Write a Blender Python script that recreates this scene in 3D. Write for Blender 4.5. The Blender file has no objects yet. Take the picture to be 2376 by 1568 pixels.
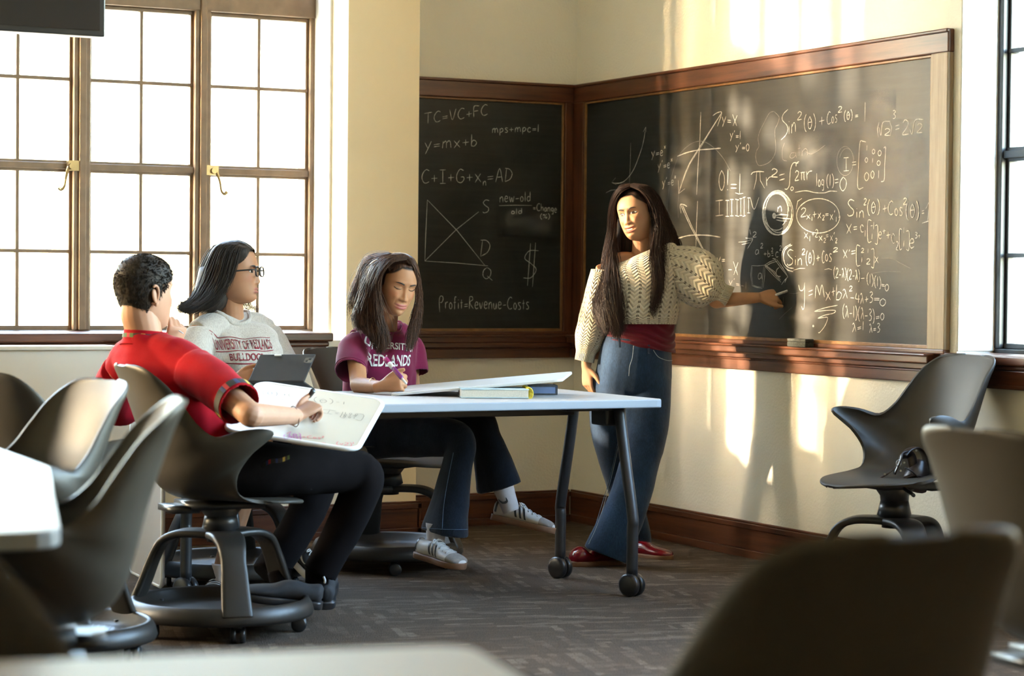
import bpy, math, random
import numpy as np
from mathutils import Vector, Matrix
random.seed(7)
rng = np.random.default_rng(11)
sc = bpy.context.scene
COL = sc.collection
V = lambda *a: np.array(a, float)
def nrm(v):
    v = np.asarray(v, float); return v/np.linalg.norm(v)

# ------------------------------------------------------------ camera
F_PX = 5234.079
_yaw, _pit, _rol = 0.474457514, -0.024732333, 0.00965498968
CAM = V(-5.322, -9.693, 1.17)
_cy, _sy, _cp, _sp = math.cos(_yaw), math.sin(_yaw), math.cos(_pit), math.sin(_pit)
CW = V(_sy*_cp, _cy*_cp, _sp); _r0 = V(_cy, -_sy, 0); _u0 = np.cross(_r0, CW)
CR = math.cos(_rol)*_r0+math.sin(_rol)*_u0
CU = -math.sin(_rol)*_r0+math.cos(_rol)*_u0
def ray(x, y): return CW+CR*(x-1188)/F_PX-CU*(y-784)/F_PX
def P(x, y, D): return CAM+ray(x, y)*D            # photo point at a depth -> world
def pz(x, y, z): d = ray(x, y); return CAM+d*(z-CAM[2])/d[2]
def pX(x, y, X): d = ray(x, y); return CAM+d*(X-CAM[0])/d[0]
def pY(x, y, Y): d = ray(x, y); return CAM+d*(Y-CAM[1])/d[1]
RH = nrm(V(CR[0], CR[1], 0)); WH = nrm(V(CW[0], CW[1], 0)); ZU = V(0, 0, 1)
cd = bpy.data.cameras.new('camera'); cam = bpy.data.objects.new('camera', cd); COL.objects.link(cam)
cd.sensor_width = 36; cd.lens = 36*F_PX/2376; cd.clip_start = .1; cd.clip_end = 300
M4 = Matrix(((CR[0], CU[0], -CW[0], CAM[0]), (CR[1], CU[1], -CW[1], CAM[1]), (CR[2], CU[2], -CW[2], CAM[2]), (0, 0, 0, 1)))
cam.matrix_world = M4
cd.dof.use_dof = True; cd.dof.focus_distance = 8.9; cd.dof.aperture_fstop = 3.2; cd.dof.aperture_blades = 9
sc.camera = cam

# ------------------------------------------------------------ light
sc.view_settings.view_transform = 'Standard'; sc.view_settings.look = 'None'
sc.view_settings.gamma = 1; sc.view_settings.use_curve_mapping = False
sc.view_settings.exposure = 1.9
SUNDIR = nrm(V(1, -.50, -.21))                     # direction the light travels
wd = bpy.data.worlds.new('world'); sc.world = wd; wd.use_nodes = True
nt = wd.node_tree; nt.nodes.clear()
wo = nt.nodes.new('ShaderNodeOutputWorld'); bg = nt.nodes.new('ShaderNodeBackground')
sky = nt.nodes.new('ShaderNodeTexSky'); sky.sky_type = 'NISHITA'; sky.sun_disc = False
sky.sun_elevation = math.radians(11); sky.sun_rotation = math.atan2(-SUNDIR[0], -SUNDIR[1])
sky.air_density = 1.0; sky.dust_density = 1.5; sky.ozone_density = 1.0
nt.links.new(sky.outputs[0], bg.inputs[0]); nt.links.new(bg.outputs[0], wo.inputs[0])
bg.inputs[1].default_value = 4.2
sd = bpy.data.lights.new('sun', 'SUN'); sun = bpy.data.objects.new('sun', sd); COL.objects.link(sun)
sd.energy = 8.5; sd.color = (1.0, .80, .56); sd.angle = math.radians(1.3)
sun.rotation_euler = Vector(SUNDIR).to_track_quat('-Z', 'Y').to_euler(); sun.location = (-12, 6, 6)
def portal(name, loc, rot, sx, sy):
    l = bpy.data.lights.new(name, 'AREA'); l.shape = 'RECTANGLE'; l.size = sx; l.size_y = sy
    l.cycles.is_portal = True
    o = bpy.data.objects.new(name, l); COL.objects.link(o); o.location = loc; o.rotation_euler = rot
cy = sc.cycles
cy.use_denoising = True; cy.max_bounces = 8; cy.diffuse_bounces = 5; cy.glossy_bounces = 3
cy.transmission_bounces = 4; cy.sample_clamp_indirect = 6; cy.caustics_reflective = False; cy.caustics_refractive = False

# ------------------------------------------------------------ tags and mesh helpers
def props(o, label=None, cat=None, group=None, kind=None):
    if label: o['label'] = label
    if cat: o['category'] = cat
    if group: o['group'] = group
    if kind: o['kind'] = kind
    return o
def thing(name, loc, label, cat, group=None, rz=0):
    o = bpy.data.objects.new(name, None); COL.objects.link(o); o.empty_display_size = .1
    o.location = tuple(loc); o.rotation_euler = (0, 0, rz)
    return props(o, label, cat, group)
def wparent(o, parent):
    """parent a world-space mesh under an Empty that is only translated/rotated about z"""
    o.parent = parent
    o.matrix_parent_inverse = Matrix.LocRotScale(parent.location, parent.rotation_euler, (1, 1, 1)).inverted()
class MB:
    """collects vertices and faces; build() links them as one mesh object"""
    def __init__(s): s.v = []; s.f = []; s.n = 0; s.uv = []; s.hasuv = False
    def add(s, v, f, uv=None):
        v = np.asarray(v, float); f = [tuple(int(i)+s.n for i in q) for q in f]
        s.v.append(v); s.f += f; s.n += len(v)
        s.uv.append(np.zeros((len(v), 2)) if uv is None else np.asarray(uv, float))
        if uv is not None: s.hasuv = True
        return s
    def box(s, lo, hi, R=None, c=None):
        lo = V(*lo); hi = V(*hi)
        v = np.array([[x, y, z] for x in (lo[0], hi[0]) for y in (lo[1], hi[1]) for z in (lo[2], hi[2])])
        if R is not None: v = v@np.asarray(R)
        if c is not None: v = v+c
        return s.add(v, [(0, 1, 3, 2), (4, 6, 7, 5), (0, 4, 5, 1), (2, 3, 7, 6), (0, 2, 6, 4), (1, 5, 7, 3)])
    def grid(s, g, closed_u=False, caps=(False, False), uv=None):
        """g: rows x cols x 3; closed_u joins the last column to the first"""
        r, c = g.shape[:2]; idx = np.arange(r*c).reshape(r, c); F = []
        cc = c if closed_u else c-1
        a = idx[:-1, :]; 
        for j in range(cc):
            k = (j+1) % c
            F += list(zip(idx[:-1, j], idx[:-1, k], idx[1:, k], idx[1:, j]))
        v = g.reshape(-1, 3); uvs = None if uv is None else uv.reshape(-1, 2)
        base = s.n
        s.add(v, F, uvs)
        for e, row in ((0, 0), (1, r-1)):
            if caps[e]:
                cen = g[row].mean(0); s.v.append(cen[None]); s.uv.append(np.zeros((1, 2))); ci = s.n; s.n += 1
                for j in range(cc):
                    k = (j+1) % c
                    q = (base+idx[row, k], base+idx[row, j], ci) if e == 0 else (base+idx[row, j], base+idx[row, k], ci)
                    s.f.append(tuple(int(i) for i in q))
        return s
    def tube(s, pts, rad, n=8, seg=None, caps=True, flat=1.0, nor=None, smooth=True):
        g = tube_grid(pts, rad, n, seg, flat, nor, smooth)
        return s.grid(g, True, (caps, caps))
    def mesh(s, name):
        me = bpy.data.meshes.new(name); v = np.vstack(s.v)
        me.from_pydata(v.tolist(), [], s.f)
        if s.hasuv:
            uv = np.vstack(s.uv); lay = me.uv_layers.new(name='UVMap')
            li = np.empty(len(me.loops), np.int32); me.loops.foreach_get('vertex_index', li)
            lay.data.foreach_set('uv', uv[li].ravel())
        return me
    def build(s, name, mat, parent=None, smooth=False, bevel=0, solid=0, local=True):
        me = s.mesh(name); return link(me, name, mat, parent, smooth, bevel, solid, local)
def link(me, name, mat, parent=None, smooth=False, bevel=0, solid=0, local=True):
    o = bpy.data.objects.new(name, me); COL.objects.link(o)
    for m in (mat if isinstance(mat, (list, tuple)) else [mat]): me.materials.append(m)
    if smooth: me.polygons.foreach_set('use_smooth', [True]*len(me.polygons))
    if parent is not None:
        if local: o.parent = parent
        else: wparent(o, parent)
    if solid:
        m = o.modifiers.new('solid', 'SOLIDIFY'); m.thickness = solid; m.offset = 0; m.use_even_offset = False
    if bevel:
        m = o.modifiers.new('bevel', 'BEVEL'); m.width = bevel; m.segments = 2; m.limit_method = 'ANGLE'; m.angle_limit = .6
        m.harden_normals = False
    return o
def catmull(p, n):
    p = np.asarray(p, float)
    if p.ndim == 1: p = p[:, None]
    k = len(p)
    if k == 2:
        t = np.linspace(0, 1, n)[:, None]; return p[0]*(1-t)+p[1]*t
    q = np.vstack([2*p[0]-p[1], p, 2*p[-1]-p[-2]])
    t = np.linspace(0, k-1, n); i = np.minimum(t.astype(int), k-2); f = (t-i)[:, None]
    a, b, c, d = q[i], q[i+1], q[i+2], q[i+3]
    return .5*((2*b)+(-a+c)*f+(2*a-5*b+4*c-d)*f*f+(-a+3*b-3*c+d)*f**3)
def tube_grid(pts, rad, n=8, seg=None, flat=1.0, nor=None, smooth=True):
    pts = np.asarray(pts, float); k = len(pts)
    rad = np.asarray(rad, float)*np.ones(k)
    if seg is None: seg = k if not smooth else (k-1)*5+1
    if smooth and k > 1:
        c = catmull(pts, seg); rr = catmull(rad, seg)[:, 0]
    else: c = pts; rr = rad; seg = k
    t = np.gradient(c, axis=0); t /= np.linalg.norm(t, axis=1)[:, None]+1e-12
    a = np.array(nor if nor is not None else (V(0, 0, 1) if abs(t[0][2]) < .9 else V(1, 0, 0)), float)
    g = np.zeros((seg, n, 3)); th = np.arange(n)*2*np.pi/n
    for i in range(seg):
        a = a-t[i]*(a@t[i]); a /= np.linalg.norm(a)+1e-12; b = np.cross(t[i], a)
        g[i] = c[i]+rr[i]*(np.cos(th)[:, None]*b+flat*np.sin(th)[:, None]*a)
    return g
def vnoise(p, s=1.0, seed=0):
    """smooth value noise, vectorised, about -1..1"""
    q = np.asarray(p)*s+seed*17.13; i = np.floor(q).astype(np.int64); f = q-i; f = f*f*(3-2*f); out = 0
    for dx in (0, 1):
        for dy in (0, 1):
            for dz in (0, 1):
                h = (i[..., 0]+dx)*374761393+(i[..., 1]+dy)*668265263+(i[..., 2]+dz)*2147483647+seed*974634
                h = (h ^ (h >> 13))*1274126177; h = (h ^ (h >> 16)) & 0xffff
                w = (f[..., 0] if dx else 1-f[..., 0])*(f[..., 1] if dy else 1-f[..., 1])*(f[..., 2] if dz else 1-f[..., 2])
                out = out+w*(h/32767.5-1)
    return out
def tri(x): return abs((x % 1)-.5)*2
def remesh(mb, voxel, smooth=3, dec=1.0, disp=None, fac=.5):
    """voxel-union of everything in mb into one continuous surface"""
    me = mb.mesh('tmp'); o = bpy.data.objects.new('tmp', me); COL.objects.link(o)
    m = o.modifiers.new('r', 'REMESH'); m.mode = 'VOXEL'; m.voxel_size = voxel
    if smooth: m = o.modifiers.new('s', 'SMOOTH'); m.factor = fac; m.iterations = smooth
    if dec < 1: m = o.modifiers.new('d', 'DECIMATE'); m.ratio = dec
    dg = bpy.context.evaluated_depsgraph_get(); dg.update()
    r = bpy.data.meshes.new_from_object(o.evaluated_get(dg))
    bpy.data.objects.remove(o); bpy.data.meshes.remove(me)
    if disp is not None:
        n = len(r.vertices); co = np.empty(n*3); r.vertices.foreach_get('co', co); co = co.reshape(-1, 3)
        no = np.empty(n*3); r.vertices.foreach_get('normal', no); no = no.reshape(-1, 3)
        r.vertices.foreach_set('co', (co+no*disp(co)[:, None]).ravel()); r.update()
    return r
def mesh_arrays(me):
    n = len(me.vertices); co = np.empty(n*3); me.vertices.foreach_get('co', co)
    return co.reshape(-1, 3), [tuple(p.vertices) for p in me.polygons]

# ------------------------------------------------------------ materials
MATS = {}
def nodes(name):
    m = bpy.data.materials.new(name); m.use_nodes = True; t = m.node_tree; t.nodes.clear()
    out = t.nodes.new('ShaderNodeOutputMaterial'); b = t.nodes.new('ShaderNodeBsdfPrincipled')
    t.links.new(b.outputs[0], out.inputs[0]); MATS[name] = m
    return m, t, b
def nd(t, kind, **kw):
    n = t.nodes.new('ShaderNode'+kind)
    for k, v in kw.items():
        if k in n.inputs.keys():
            if isinstance(v, bpy.types.NodeSocket): t.links.new(v, n.inputs[k])
            else: n.inputs[k].default_value = v
        else: setattr(n, k, v)
    return n
def mth(t, op, a, b=None, c=None):
    n = t.nodes.new('ShaderNodeMath'); n.operation = op
    for i, v in enumerate((a, b, c)):
        if v is None: continue
        if isinstance(v, bpy.types.NodeSocket): t.links.new(v, n.inputs[i])
        else: n.inputs[i].default_value = v
    return n.outputs[0]
def ramp(t, fac, stops):
    n = t.nodes.new('ShaderNodeValToRGB'); t.links.new(fac, n.inputs[0]); e = n.color_ramp.elements
    while len(e) < len(stops): e.new(.5)
    for i, (p, c) in enumerate(stops):
        e[i].position = p; e[i].color = tuple(c)+(1,) if len(c) == 3 else c
    return n.outputs[0]
def mixc(t, f, a, b, bt='MIX'):
    n = t.nodes.new('ShaderNodeMix'); n.data_type = 'RGBA'; n.blend_type = bt
    for s, v in ((n.inputs[0], f), (n.inputs[6], a), (n.inputs[7], b)):
        if isinstance(v, bpy.types.NodeSocket): t.links.new(v, s)
        else: s.default_value = tuple(v)+(1,) if isinstance(v, (tuple, list)) and len(v) == 3 else v
    return n.outputs[2]
def coords(t, scale=(1, 1, 1), kind='Object', rot=(0, 0, 0)):
    tc = t.nodes.new('ShaderNodeTexCoord'); mp = t.nodes.new('ShaderNodeMapping')
    t.links.new(tc.outputs[kind], mp.inputs[0]); mp.inputs['Scale'].default_value = scale; mp.inputs['Rotation'].default_value = rot
    return mp.outputs[0]
def bump(t, b, h, strength=.3, dist=.002):
    n = t.nodes.new('ShaderNodeBump'); n.inputs['Strength'].default_value = strength; n.inputs['Distance'].default_value = dist
    t.links.new(h, n.inputs['Height']); t.links.new(n.outputs[0], b.inputs['Normal'])
def S(b, **kw):
    for k, v in kw.items():
        k = {'col': 'Base Color', 'rough': 'Roughness', 'metal': 'Metallic', 'spec': 'Specular IOR Level', 'sss': 'Subsurface Weight', 'sheen': 'Sheen Weight', 'coat': 'Coat Weight'}[k]
        b.inputs[k].default_value = tuple(v)+(1,) if isinstance(v, (tuple, list)) else v
def plain(name, col, rough=.5, var=.06, sc_=30, bmp=.0, metal=0, spec=.5, bs=200, dist=.001, **kw):
    m, t, b = nodes(name); S(b, rough=rough, metal=metal, spec=spec, **kw)
    c = coords(t); n = nd(t, 'TexNoise', Vector=c, Scale=sc_, Detail=3.0)
    lo = tuple(max(0, x*(1-var)) for x in col); hi = tuple(min(1, x*(1+var)) for x in col)
    t.links.new(ramp(t, n.outputs[0], [(.3, lo), (.7, hi)]), b.inputs['Base Color'])
    if bmp:
        n2 = nd(t, 'TexNoise', Vector=c, Scale=bs, Detail=2.0); bump(t, b, n2.outputs[0], bmp, dist)
    return m
plaster = plain('plaster', (.80, .765, .67), .85, .02, 3, .5, bs=90, dist=.003)
plaster_col = plain('plaster_column', (.93, .78, .54), .9, .02, 3, .15, bs=120)  # warmer and brighter than the walls: window glare put into the colour
plaster_low = plain('plaster_lower', (.90, .84, .71), .8, .015, 3, .12, bs=120)
plaster_white = plain('plaster_reveal', (.86, .87, .88), .9, .02, 3, .7, bs=60, dist=.004)
ceil_m = plain('ceiling_paint', (.88, .80, .64), .9, .02, 3)
def wood(name, a, b_, rough=.35, axis=0, wear=0.0):
    m, t, b = nodes(name); S(b, rough=rough, spec=.5)
    s = [28, 28, 28]; s[axis] = 1.6
    n = nd(t, 'TexNoise', Vector=coords(t, tuple(s)), Scale=1.5, Detail=5.0, Roughness=.65)
    c = ramp(t, n.outputs[0], [(.3, a), (.62, b_)])
    if wear:
        w = nd(t, 'TexNoise', Vector=coords(t, (3, 3, 3)), Scale=2.0, Detail=4.0)
        c = mixc(t, ramp(t, w.outputs[0], [(.5, (0, 0, 0)), (.75, (wear,)*3)]), c, (.42, .32, .22))
    t.links.new(c, b.inputs['Base Color']); bump(t, b, n.outputs[0], .12, .001)
    return m
wood_x = wood('varnished_wood_x', (.040, .012, .005), (.105, .034, .014), axis=0)
wood_y = wood('varnished_wood_y', (.045, .014, .006), (.120, .040, .017), axis=1)
wood_z = wood('varnished_wood_z', (.040, .012, .005), (.105, .034, .014), axis=2)
wood_worn = wood('worn_wood_z', (.22, .15, .09), (.36, .27, .17), .5, axis=2, wear=.3)
wood_worn_y = wood('worn_wood_y', (.12, .045, .018), (.28, .11, .045), .45, axis=1, wear=.35)
frame_m = plain('bronze_window_frame', (.19, .125, .075), .5, .15, 15, .1)  # brown lightened, glare from the left windows put into the frame colour
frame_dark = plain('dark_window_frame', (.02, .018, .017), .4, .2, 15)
brass = plain('brass', (.35, .25, .12), .35, .1, 30, metal=.8)
chalk_m = plain('chalk', (.50, .49, .46), 1.0, .25, 180, spec=0)
chalk_dim = plain('chalk_faint', (.20, .19, .18), 1.0, .3, 180, spec=0)
chalk_dust = plain('chalk_dust', (.16, .16, .155), 1.0, .3, 20, spec=0)
def board_mat():
    m, t, b = nodes('slate_board'); S(b, rough=.42, spec=.35)
    a = nd(t, 'TexNoise', Vector=coords(t, (1.3, 1.3, 1.0)), Scale=1.6, Detail=6.0, Roughness=.6, Distortion=1.0)
    c1 = ramp(t, a.outputs[0], [(.38, (.008, .010, .009)), (.72, (.032, .033, .032))])
    s = nd(t, 'TexNoise', Vector=coords(t, (2, 2, 30)), Scale=1.5, Detail=3.0)
    c2 = mixc(t, .25, c1, ramp(t, s.outputs[0], [(.4, (.008, .010, .009)), (.75, (.042, .042, .041))]))
    t.links.new(c2, b.inputs['Base Color'])
    t.links.new(ramp(t, a.outputs[0], [(.3, (.38,)*3), (.8, (.6,)*3)]), b.inputs['Roughness'])
    return m
slate = board_mat()
def carpet_mat():
    m, t, b = nodes('carpet'); S(b, rough=1.0, spec=.1)
    c = coords(t, (1, 1, 1), rot=(0, 0, math.radians(27)))
    f = nd(t, 'TexNoise', Vector=coords(t), Scale=260.0, Detail=2.0)
    def dashes(rot):
        wob = nd(t, 'TexNoise', Vector=coords(t), Scale=45.0, Detail=2.0); va = t.nodes.new('ShaderNodeVectorMath'); va.operation = 'MULTIPLY_ADD'
        t.links.new(wob.outputs['Color'], va.inputs[0]); va.inputs[1].default_value = (.022, .022, 0); t.links.new(coords(t, (1, 1, 1), rot=(0, 0, rot)), va.inputs[2])
        n = nd(t, 'TexBrick', Vector=va.outputs[0], Scale=1.0)
        for k, v in (('Brick Width', .17), ('Row Height', .030), ('Mortar Size', .002), ('Mortar Smooth', 1.0), ('Bias', -.45)): n.inputs[k].default_value = v
        n.inputs['Color1'].default_value = (.10, .075, .056, 1); n.inputs['Color2'].default_value = (.27, .21, .155, 1); n.inputs['Mortar'].default_value = (.085, .064, .048, 1)
        return n.outputs['Color']
    cell = nd(t, 'TexVoronoi', Vector=coords(t, (1, 1, 1), rot=(0, 0, .35)), Scale=2.6); cell.distance = 'CHEBYCHEV'
    sepc = t.nodes.new('ShaderNodeSeparateColor'); t.links.new(cell.outputs['Color'], sepc.inputs[0])
    a = nd(t, 'TexNoise', Vector=coords(t, (9, 22, 1), rot=(0, 0, math.radians(12))), Scale=1.0, Detail=2.5)
    c2 = mixc(t, mth(t, 'GREATER_THAN', sepc.outputs[0], .55), dashes(math.radians(14)), dashes(math.radians(104)))
    c2 = mixc(t, ramp(t, a.outputs[0], [(.40, (.75,)*3), (.60, (.0,)*3)]), c2, (.09, .067, .051))
    c3 = mixc(t, .75, c2, ramp(t, f.outputs[0], [(.3, (.35,)*3), (.7, (1.35,)*3)]), 'MULTIPLY')
    t.links.new(c3, b.inputs['Base Color'])
    h = mth(t, 'ADD', mth(t, 'MULTIPLY', f.outputs[0], 1.0), mth(t, 'MULTIPLY', a.outputs[0], .5))
    bump(t, b, h, 1.0, .006)
    return m
carpet = carpet_mat()
white_lam = plain('white_laminate', (.38, .355, .34), .6, .01, 5, .04, bs=500, dist=.0004, spec=.3)
lam_edge = plain('laminate_edge', (.20, .22, .26), .5, .01, 5)
wb_m = plain('whiteboard_surface', (.44, .40, .33), .25, .01, 5)
wb_edge = plain('whiteboard_edge', (.66, .68, .70), .35, .02, 5)
black_metal = plain('black_powder_coat', (.018, .018, .020), .45, .1, 30, .05)
black_plastic = plain('black_plastic', (.015, .015, .016), .35, .1, 30)
grey_metal = plain('grey_steel', (.35, .37, .40), .35, .05, 30, metal=.8)
shell_m = plain('grey_chair_plastic', (.036, .030, .022), .5, .03, 20, .15, bs=900, dist=.0003, spec=.35)
base_m = plain('chair_base_plastic', (.018, .015, .012), .42, .03, 20, .1, bs=900, dist=.0003, spec=.35)
def skin(name, col, lip, rough=.55):
    m, t, b = nodes(name); S(b, rough=rough, spec=.3, sss=.12)
    b.inputs['Subsurface Radius'].default_value = (.012, .005, .003); b.inputs['Subsurface Scale'].default_value = .6
    n = nd(t, 'TexNoise', Vector=coords(t), Scale=25.0, Detail=3.0)
    c = ramp(t, n.outputs[0], [(.3, tuple(x*.93 for x in col)), (.7, tuple(min(1, x*1.05) for x in col))])
    for att, cc in (('blush', (col[0]*1.0, col[1]*.55, col[2]*.5)), ('lips', lip), ('scalp', (.012, .008, .006))):
        a = t.nodes.new('ShaderNodeAttribute'); a.attribute_name = att
        c = mixc(t, a.outputs['Fac'], c, cc)
    t.links.new(c, b.inputs['Base Color'])
    f = nd(t, 'TexNoise', Vector=coords(t), Scale=420.0, Detail=2.0); bump(t, b, f.outputs[0], .12, .0008)
    return m
def hairm(name, a, c_, rough=.42):
    m, t, b = nodes(name); S(b, rough=rough+.1, spec=.22)
    n = nd(t, 'TexNoise', Vector=coords(t, (1, 1, .12)), Scale=160.0, Detail=2.0)
    t.links.new(ramp(t, n.outputs[0], [(.3, a), (.75, c_)]), b.inputs['Base Color'])
    return m
def cloth(name, col, rough=.9, var=.08, weave=700, folds=0, sheen=.25, fleck=0):
    m, t, b = nodes(name); S(b, rough=rough, spec=.1, sheen=sheen)
    n = nd(t, 'TexNoise', Vector=coords(t), Scale=14.0, Detail=4.0)
    c = ramp(t, n.outputs[0], [(.3, tuple(x*(1-var) for x in col)), (.7, tuple(min(1, x*(1+var)) for x in col))])
    if fleck:
        k = nd(t, 'TexNoise', Vector=coords(t, (1, 1, .35)), Scale=230.0, Detail=2.0)
        c = mixc(t, fleck, c, ramp(t, k.outputs[0], [(.35, tuple(x*.6 for x in col)), (.65, tuple(min(1, x*1.25) for x in col))]))
    t.links.new(c, b.inputs['Base Color'])
    w = nd(t, 'TexNoise', Vector=coords(t), Scale=weave, Detail=1.0); bump(t, b, w.outputs[0], .25, .001)
    return m
def denim(name, dark, light, amt=.5):
    m, t, b = nodes(name); S(b, rough=.9, spec=.15, sheen=.2)
    n = nd(t, 'TexNoise', Vector=coords(t, (1, 1, .45)), Scale=5.0, Detail=5.0, Roughness=.6)
    k = nd(t, 'TexNoise', Vector=coords(t, (3, 3, .5)), Scale=120.0, Detail=3.0)
    c = ramp(t, n.outputs[0], [(.35, dark), (.68, light)])
    c = mixc(t, .55, c, ramp(t, k.outputs[0], [(.3, (.45,)*3), (.7, (1.5,)*3)]), 'MULTIPLY')
    t.links.new(c, b.inputs['Base Color'])
    w = nd(t, 'TexWave', Vector=coords(t, (1, 1, 1), rot=(.6, .5, .3)), Scale=420.0); bump(t, b, w.outputs[0], .3, .0008)
    return m
# ============================================================ THE ROOM
ST = dict(kind='structure')
panel_m = plain('warm_plaster', (.85, .74, .55), .85, .02, 4)
CEIL = 3.95; XL = -9.7; YB = -13.0; WY = -.253; RX = .2
mb = MB().box((XL, YB, -.1), (0, 0.0, 0)); props(mb.build('floor', carpet), **ST)
mb = MB().box((XL-.3, YB-.3, CEIL), (.35, .4, CEIL+.2)); props(mb.build('ceiling', ceil_m), **ST)
mb = MB().box((-.965, 0, 0), (0, .35, CEIL)); props(mb.build('wall_back', plaster), **ST)
mb = MB().box((-1.32, WY, 0), (-.965, .35, CEIL)); props(mb.build('wall_column', plaster_col), **ST)
mb = MB().box((-1.331, -.065, .93), (-1.32, .14, CEIL)); props(mb.build('trim_10', plaster_white), **ST)
NW, WG, WM, WY0 = 5, .488, .075, .15
W1 = -1.32; WL = NW*(WG+WM)+.032
starts = [W1, -5.95]; NWS = [7, 5]
ends = [s-(n*(WG+WM)+.032) for s, n in zip(starts, NWS)]
mb = MB().box((XL, WY, 0), (-1.32, .35, .90)).box((XL, WY, 3.62), (-1.32, .35, CEIL))
mb.box((starts[1], WY, .9), (ends[0], .35, 3.62)).box((XL, WY, .9), (ends[1], .35, 3.62))
props(mb.build('wall_window', plaster_low), **ST)
mb = MB().box((XL-.3, YB, 0), (XL, .35, CEIL)); props(mb.build('wall_left', panel_m), **ST)
mb = MB().box((XL-.3, YB-.3, 0), (.35, YB, CEIL)); props(mb.build('wall_rear', panel_m), **ST)
mb = MB().box((0, -2.965, 0), (.35, .35, CEIL)); props(mb.build('wall_right', plaster), **ST)
RW = [(-2.965, -5.85)]
mb = MB().box((0, YB, 0), (.35, -2.965, .89)).box((0, YB, 3.62), (.35, -2.965, CEIL))
mb.box((0, YB, .89), (.35, RW[0][1], 3.62))
props(mb.build('wall_right_windows', plaster_low), **ST)
mb = MB().box((0.002, -2.972, .93), (.18, -2.9649, 3.62)); props(mb.build('trim_11', plaster_white), **ST)

def glass_mat():
    m = bpy.data.materials.new('window_glass'); m.use_nodes = True; t = m.node_tree; t.nodes.clear()
    o = t.nodes.new('ShaderNodeOutputMaterial'); a = t.nodes.new('ShaderNodeBsdfTransparent'); g = t.nodes.new('ShaderNodeBsdfGlossy')
    g.inputs['Roughness'].default_value = .02; x = t.nodes.new('ShaderNodeMixShader'); x.inputs[0].default_value = .04
    a.inputs[0].default_value = (.98, .98, .97, 1)
    t.links.new(a.outputs[0], x.inputs[1]); t.links.new(g.outputs[0], x.inputs[2]); t.links.new(x.outputs[0], o.inputs[0]); return m
glass = glass_mat()
ZR = [.955, 1.28, 1.30, 1.645, 1.69, 2.045, 2.061, 2.375]
def window(name, wx, mat, n, handles=()):
    """casement window; wx(a, d, z) maps (along, depth into wall, height) to the world"""
    root = thing(name, wx(0, 0, .93), None, None); root['kind'] = 'structure'
    def bx(m, a0, a1, d0, d1, z0, z1):
        p = wx(a0, d0, z0); q = wx(a1, d1, z1); lo = np.minimum(p, q); hi = np.maximum(p, q); m.box(lo-V(*root.location), hi-V(*root.location)); return m
    fr = MB(); W = n*(WG+WM)+.032
    bx(fr, 0, W, -.03, .05, .90, .938); bx(fr, 0, .032, -.03, .05, .938, 3.6); bx(fr, W-.04, W, -.03, .05, .938, 3.6)
    bx(fr, 0, W, -.04, .05, 2.39, 2.53); bx(fr, 0, W, -.03, .05, 3.57, 3.62)
    fr.build('window_frame', mat, root, bevel=.004)
    glass_cache = {}
    for k in range(n):
        a0 = .032+k*(WG+WM); a1 = a0+WG
        if k < n-1:
            m = MB(); bx(m, a1, a1+WM, -.035, .05, .938, 3.6); bx(m, a1+.022, a1+WM-.022, -.05, -.035, .938, 3.6)
            m.build('mullion', mat, root, bevel=.004)
        m = MB(); am = (a0+a1)/2
        for lo, hi in ((.938, .958), (1.280, 1.296), (1.640, 1.692), (2.045, 2.061), (2.372, 2.39)):
            bx(m, a0, a1, -.006, .03, lo, hi)
        bx(m, a0, a1, -.02, -.006, 1.652, 1.68)
        for lo, hi in ((a0, a0+.014), (a1-.014, a1), (am-.008, am+.008)): bx(m, lo, hi, -.004, .028, .938, 2.39)
        cs = m.build('casement', mat, root, bevel=.003)
        m = MB()
        for lo, hi in ((2.53, 2.55), (2.88, 2.896), (3.22, 3.236), (3.55, 3.57)): bx(m, a0, a1, 0, .03, lo, hi)
        for lo, hi in ((a0, a0+.014), (a1-.014, a1), (am-.008, am+.008)): bx(m, lo, hi, 0, .028, 2.53, 3.57)
        up = m.build('upper_light', mat, root, bevel=.003)
        for par, rows in ((cs, ((.958, 1.28), (1.296, 1.64), (1.692, 2.045), (2.061, 2.372))), (up, ((2.55, 2.88), (2.896, 3.22), (3.236, 3.55)))):
            for z0, z1 in rows:
                for b0, b1 in ((a0+.012, am-.006), (am+.006, a1-.012)):
                    key = (round(z1-z0, 3)); c = (wx(b0, .012, z0)+wx(b1, .016, z1))/2-V(*root.location)
                    if key not in glass_cache:
                        p = wx(b0, .012, z0); q = wx(b1, .016, z1); h = np.abs(p-q)/2
                        glass_cache[key] = MB().box(-h, h).mesh('pane')
                    g = link(glass_cache[key], 'pane', [] if glass_cache[key].materials else glass, par); g.location = tuple(c)
        if k in handles:
            s_ = 1 if k else -1; a = a0+.012 if k else a1-.012
            m = MB(); c0 = wx(a, -.02, 1.665)-V(*root.location)
            e1 = nrm(wx(1, 0, 0)-wx(0, 0, 0)); e2 = nrm(wx(0, 1, 0)-wx(0, 0, 0))
            sg = s_
            pts = [c0+e1*sg*.0, c0+e1*sg*.015-e2*.02+ZU*-.01, c0+e1*sg*.028-e2*.03+ZU*-.05, c0+e1*sg*.035-e2*.03+ZU*-.09, c0+e1*sg*.05-e2*.03+ZU*-.105, c0+e1*sg*.062-e2*.03+ZU*-.095]
            m.tube(pts, [.008, .008, .006, .006, .008, .009], 8)
            m.box(c0-e1*sg*.045-e2*.02-ZU*.02-V(.004, .004, 0), c0+e1*sg*.02+e2*.01+ZU*.025+V(.004, .004, 0))
            m.tube([c0-e2*.035, c0+e2*.01], .014, 10, smooth=False)
            m.build('window_handle', brass, cs, bevel=.003)
    return root
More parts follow.
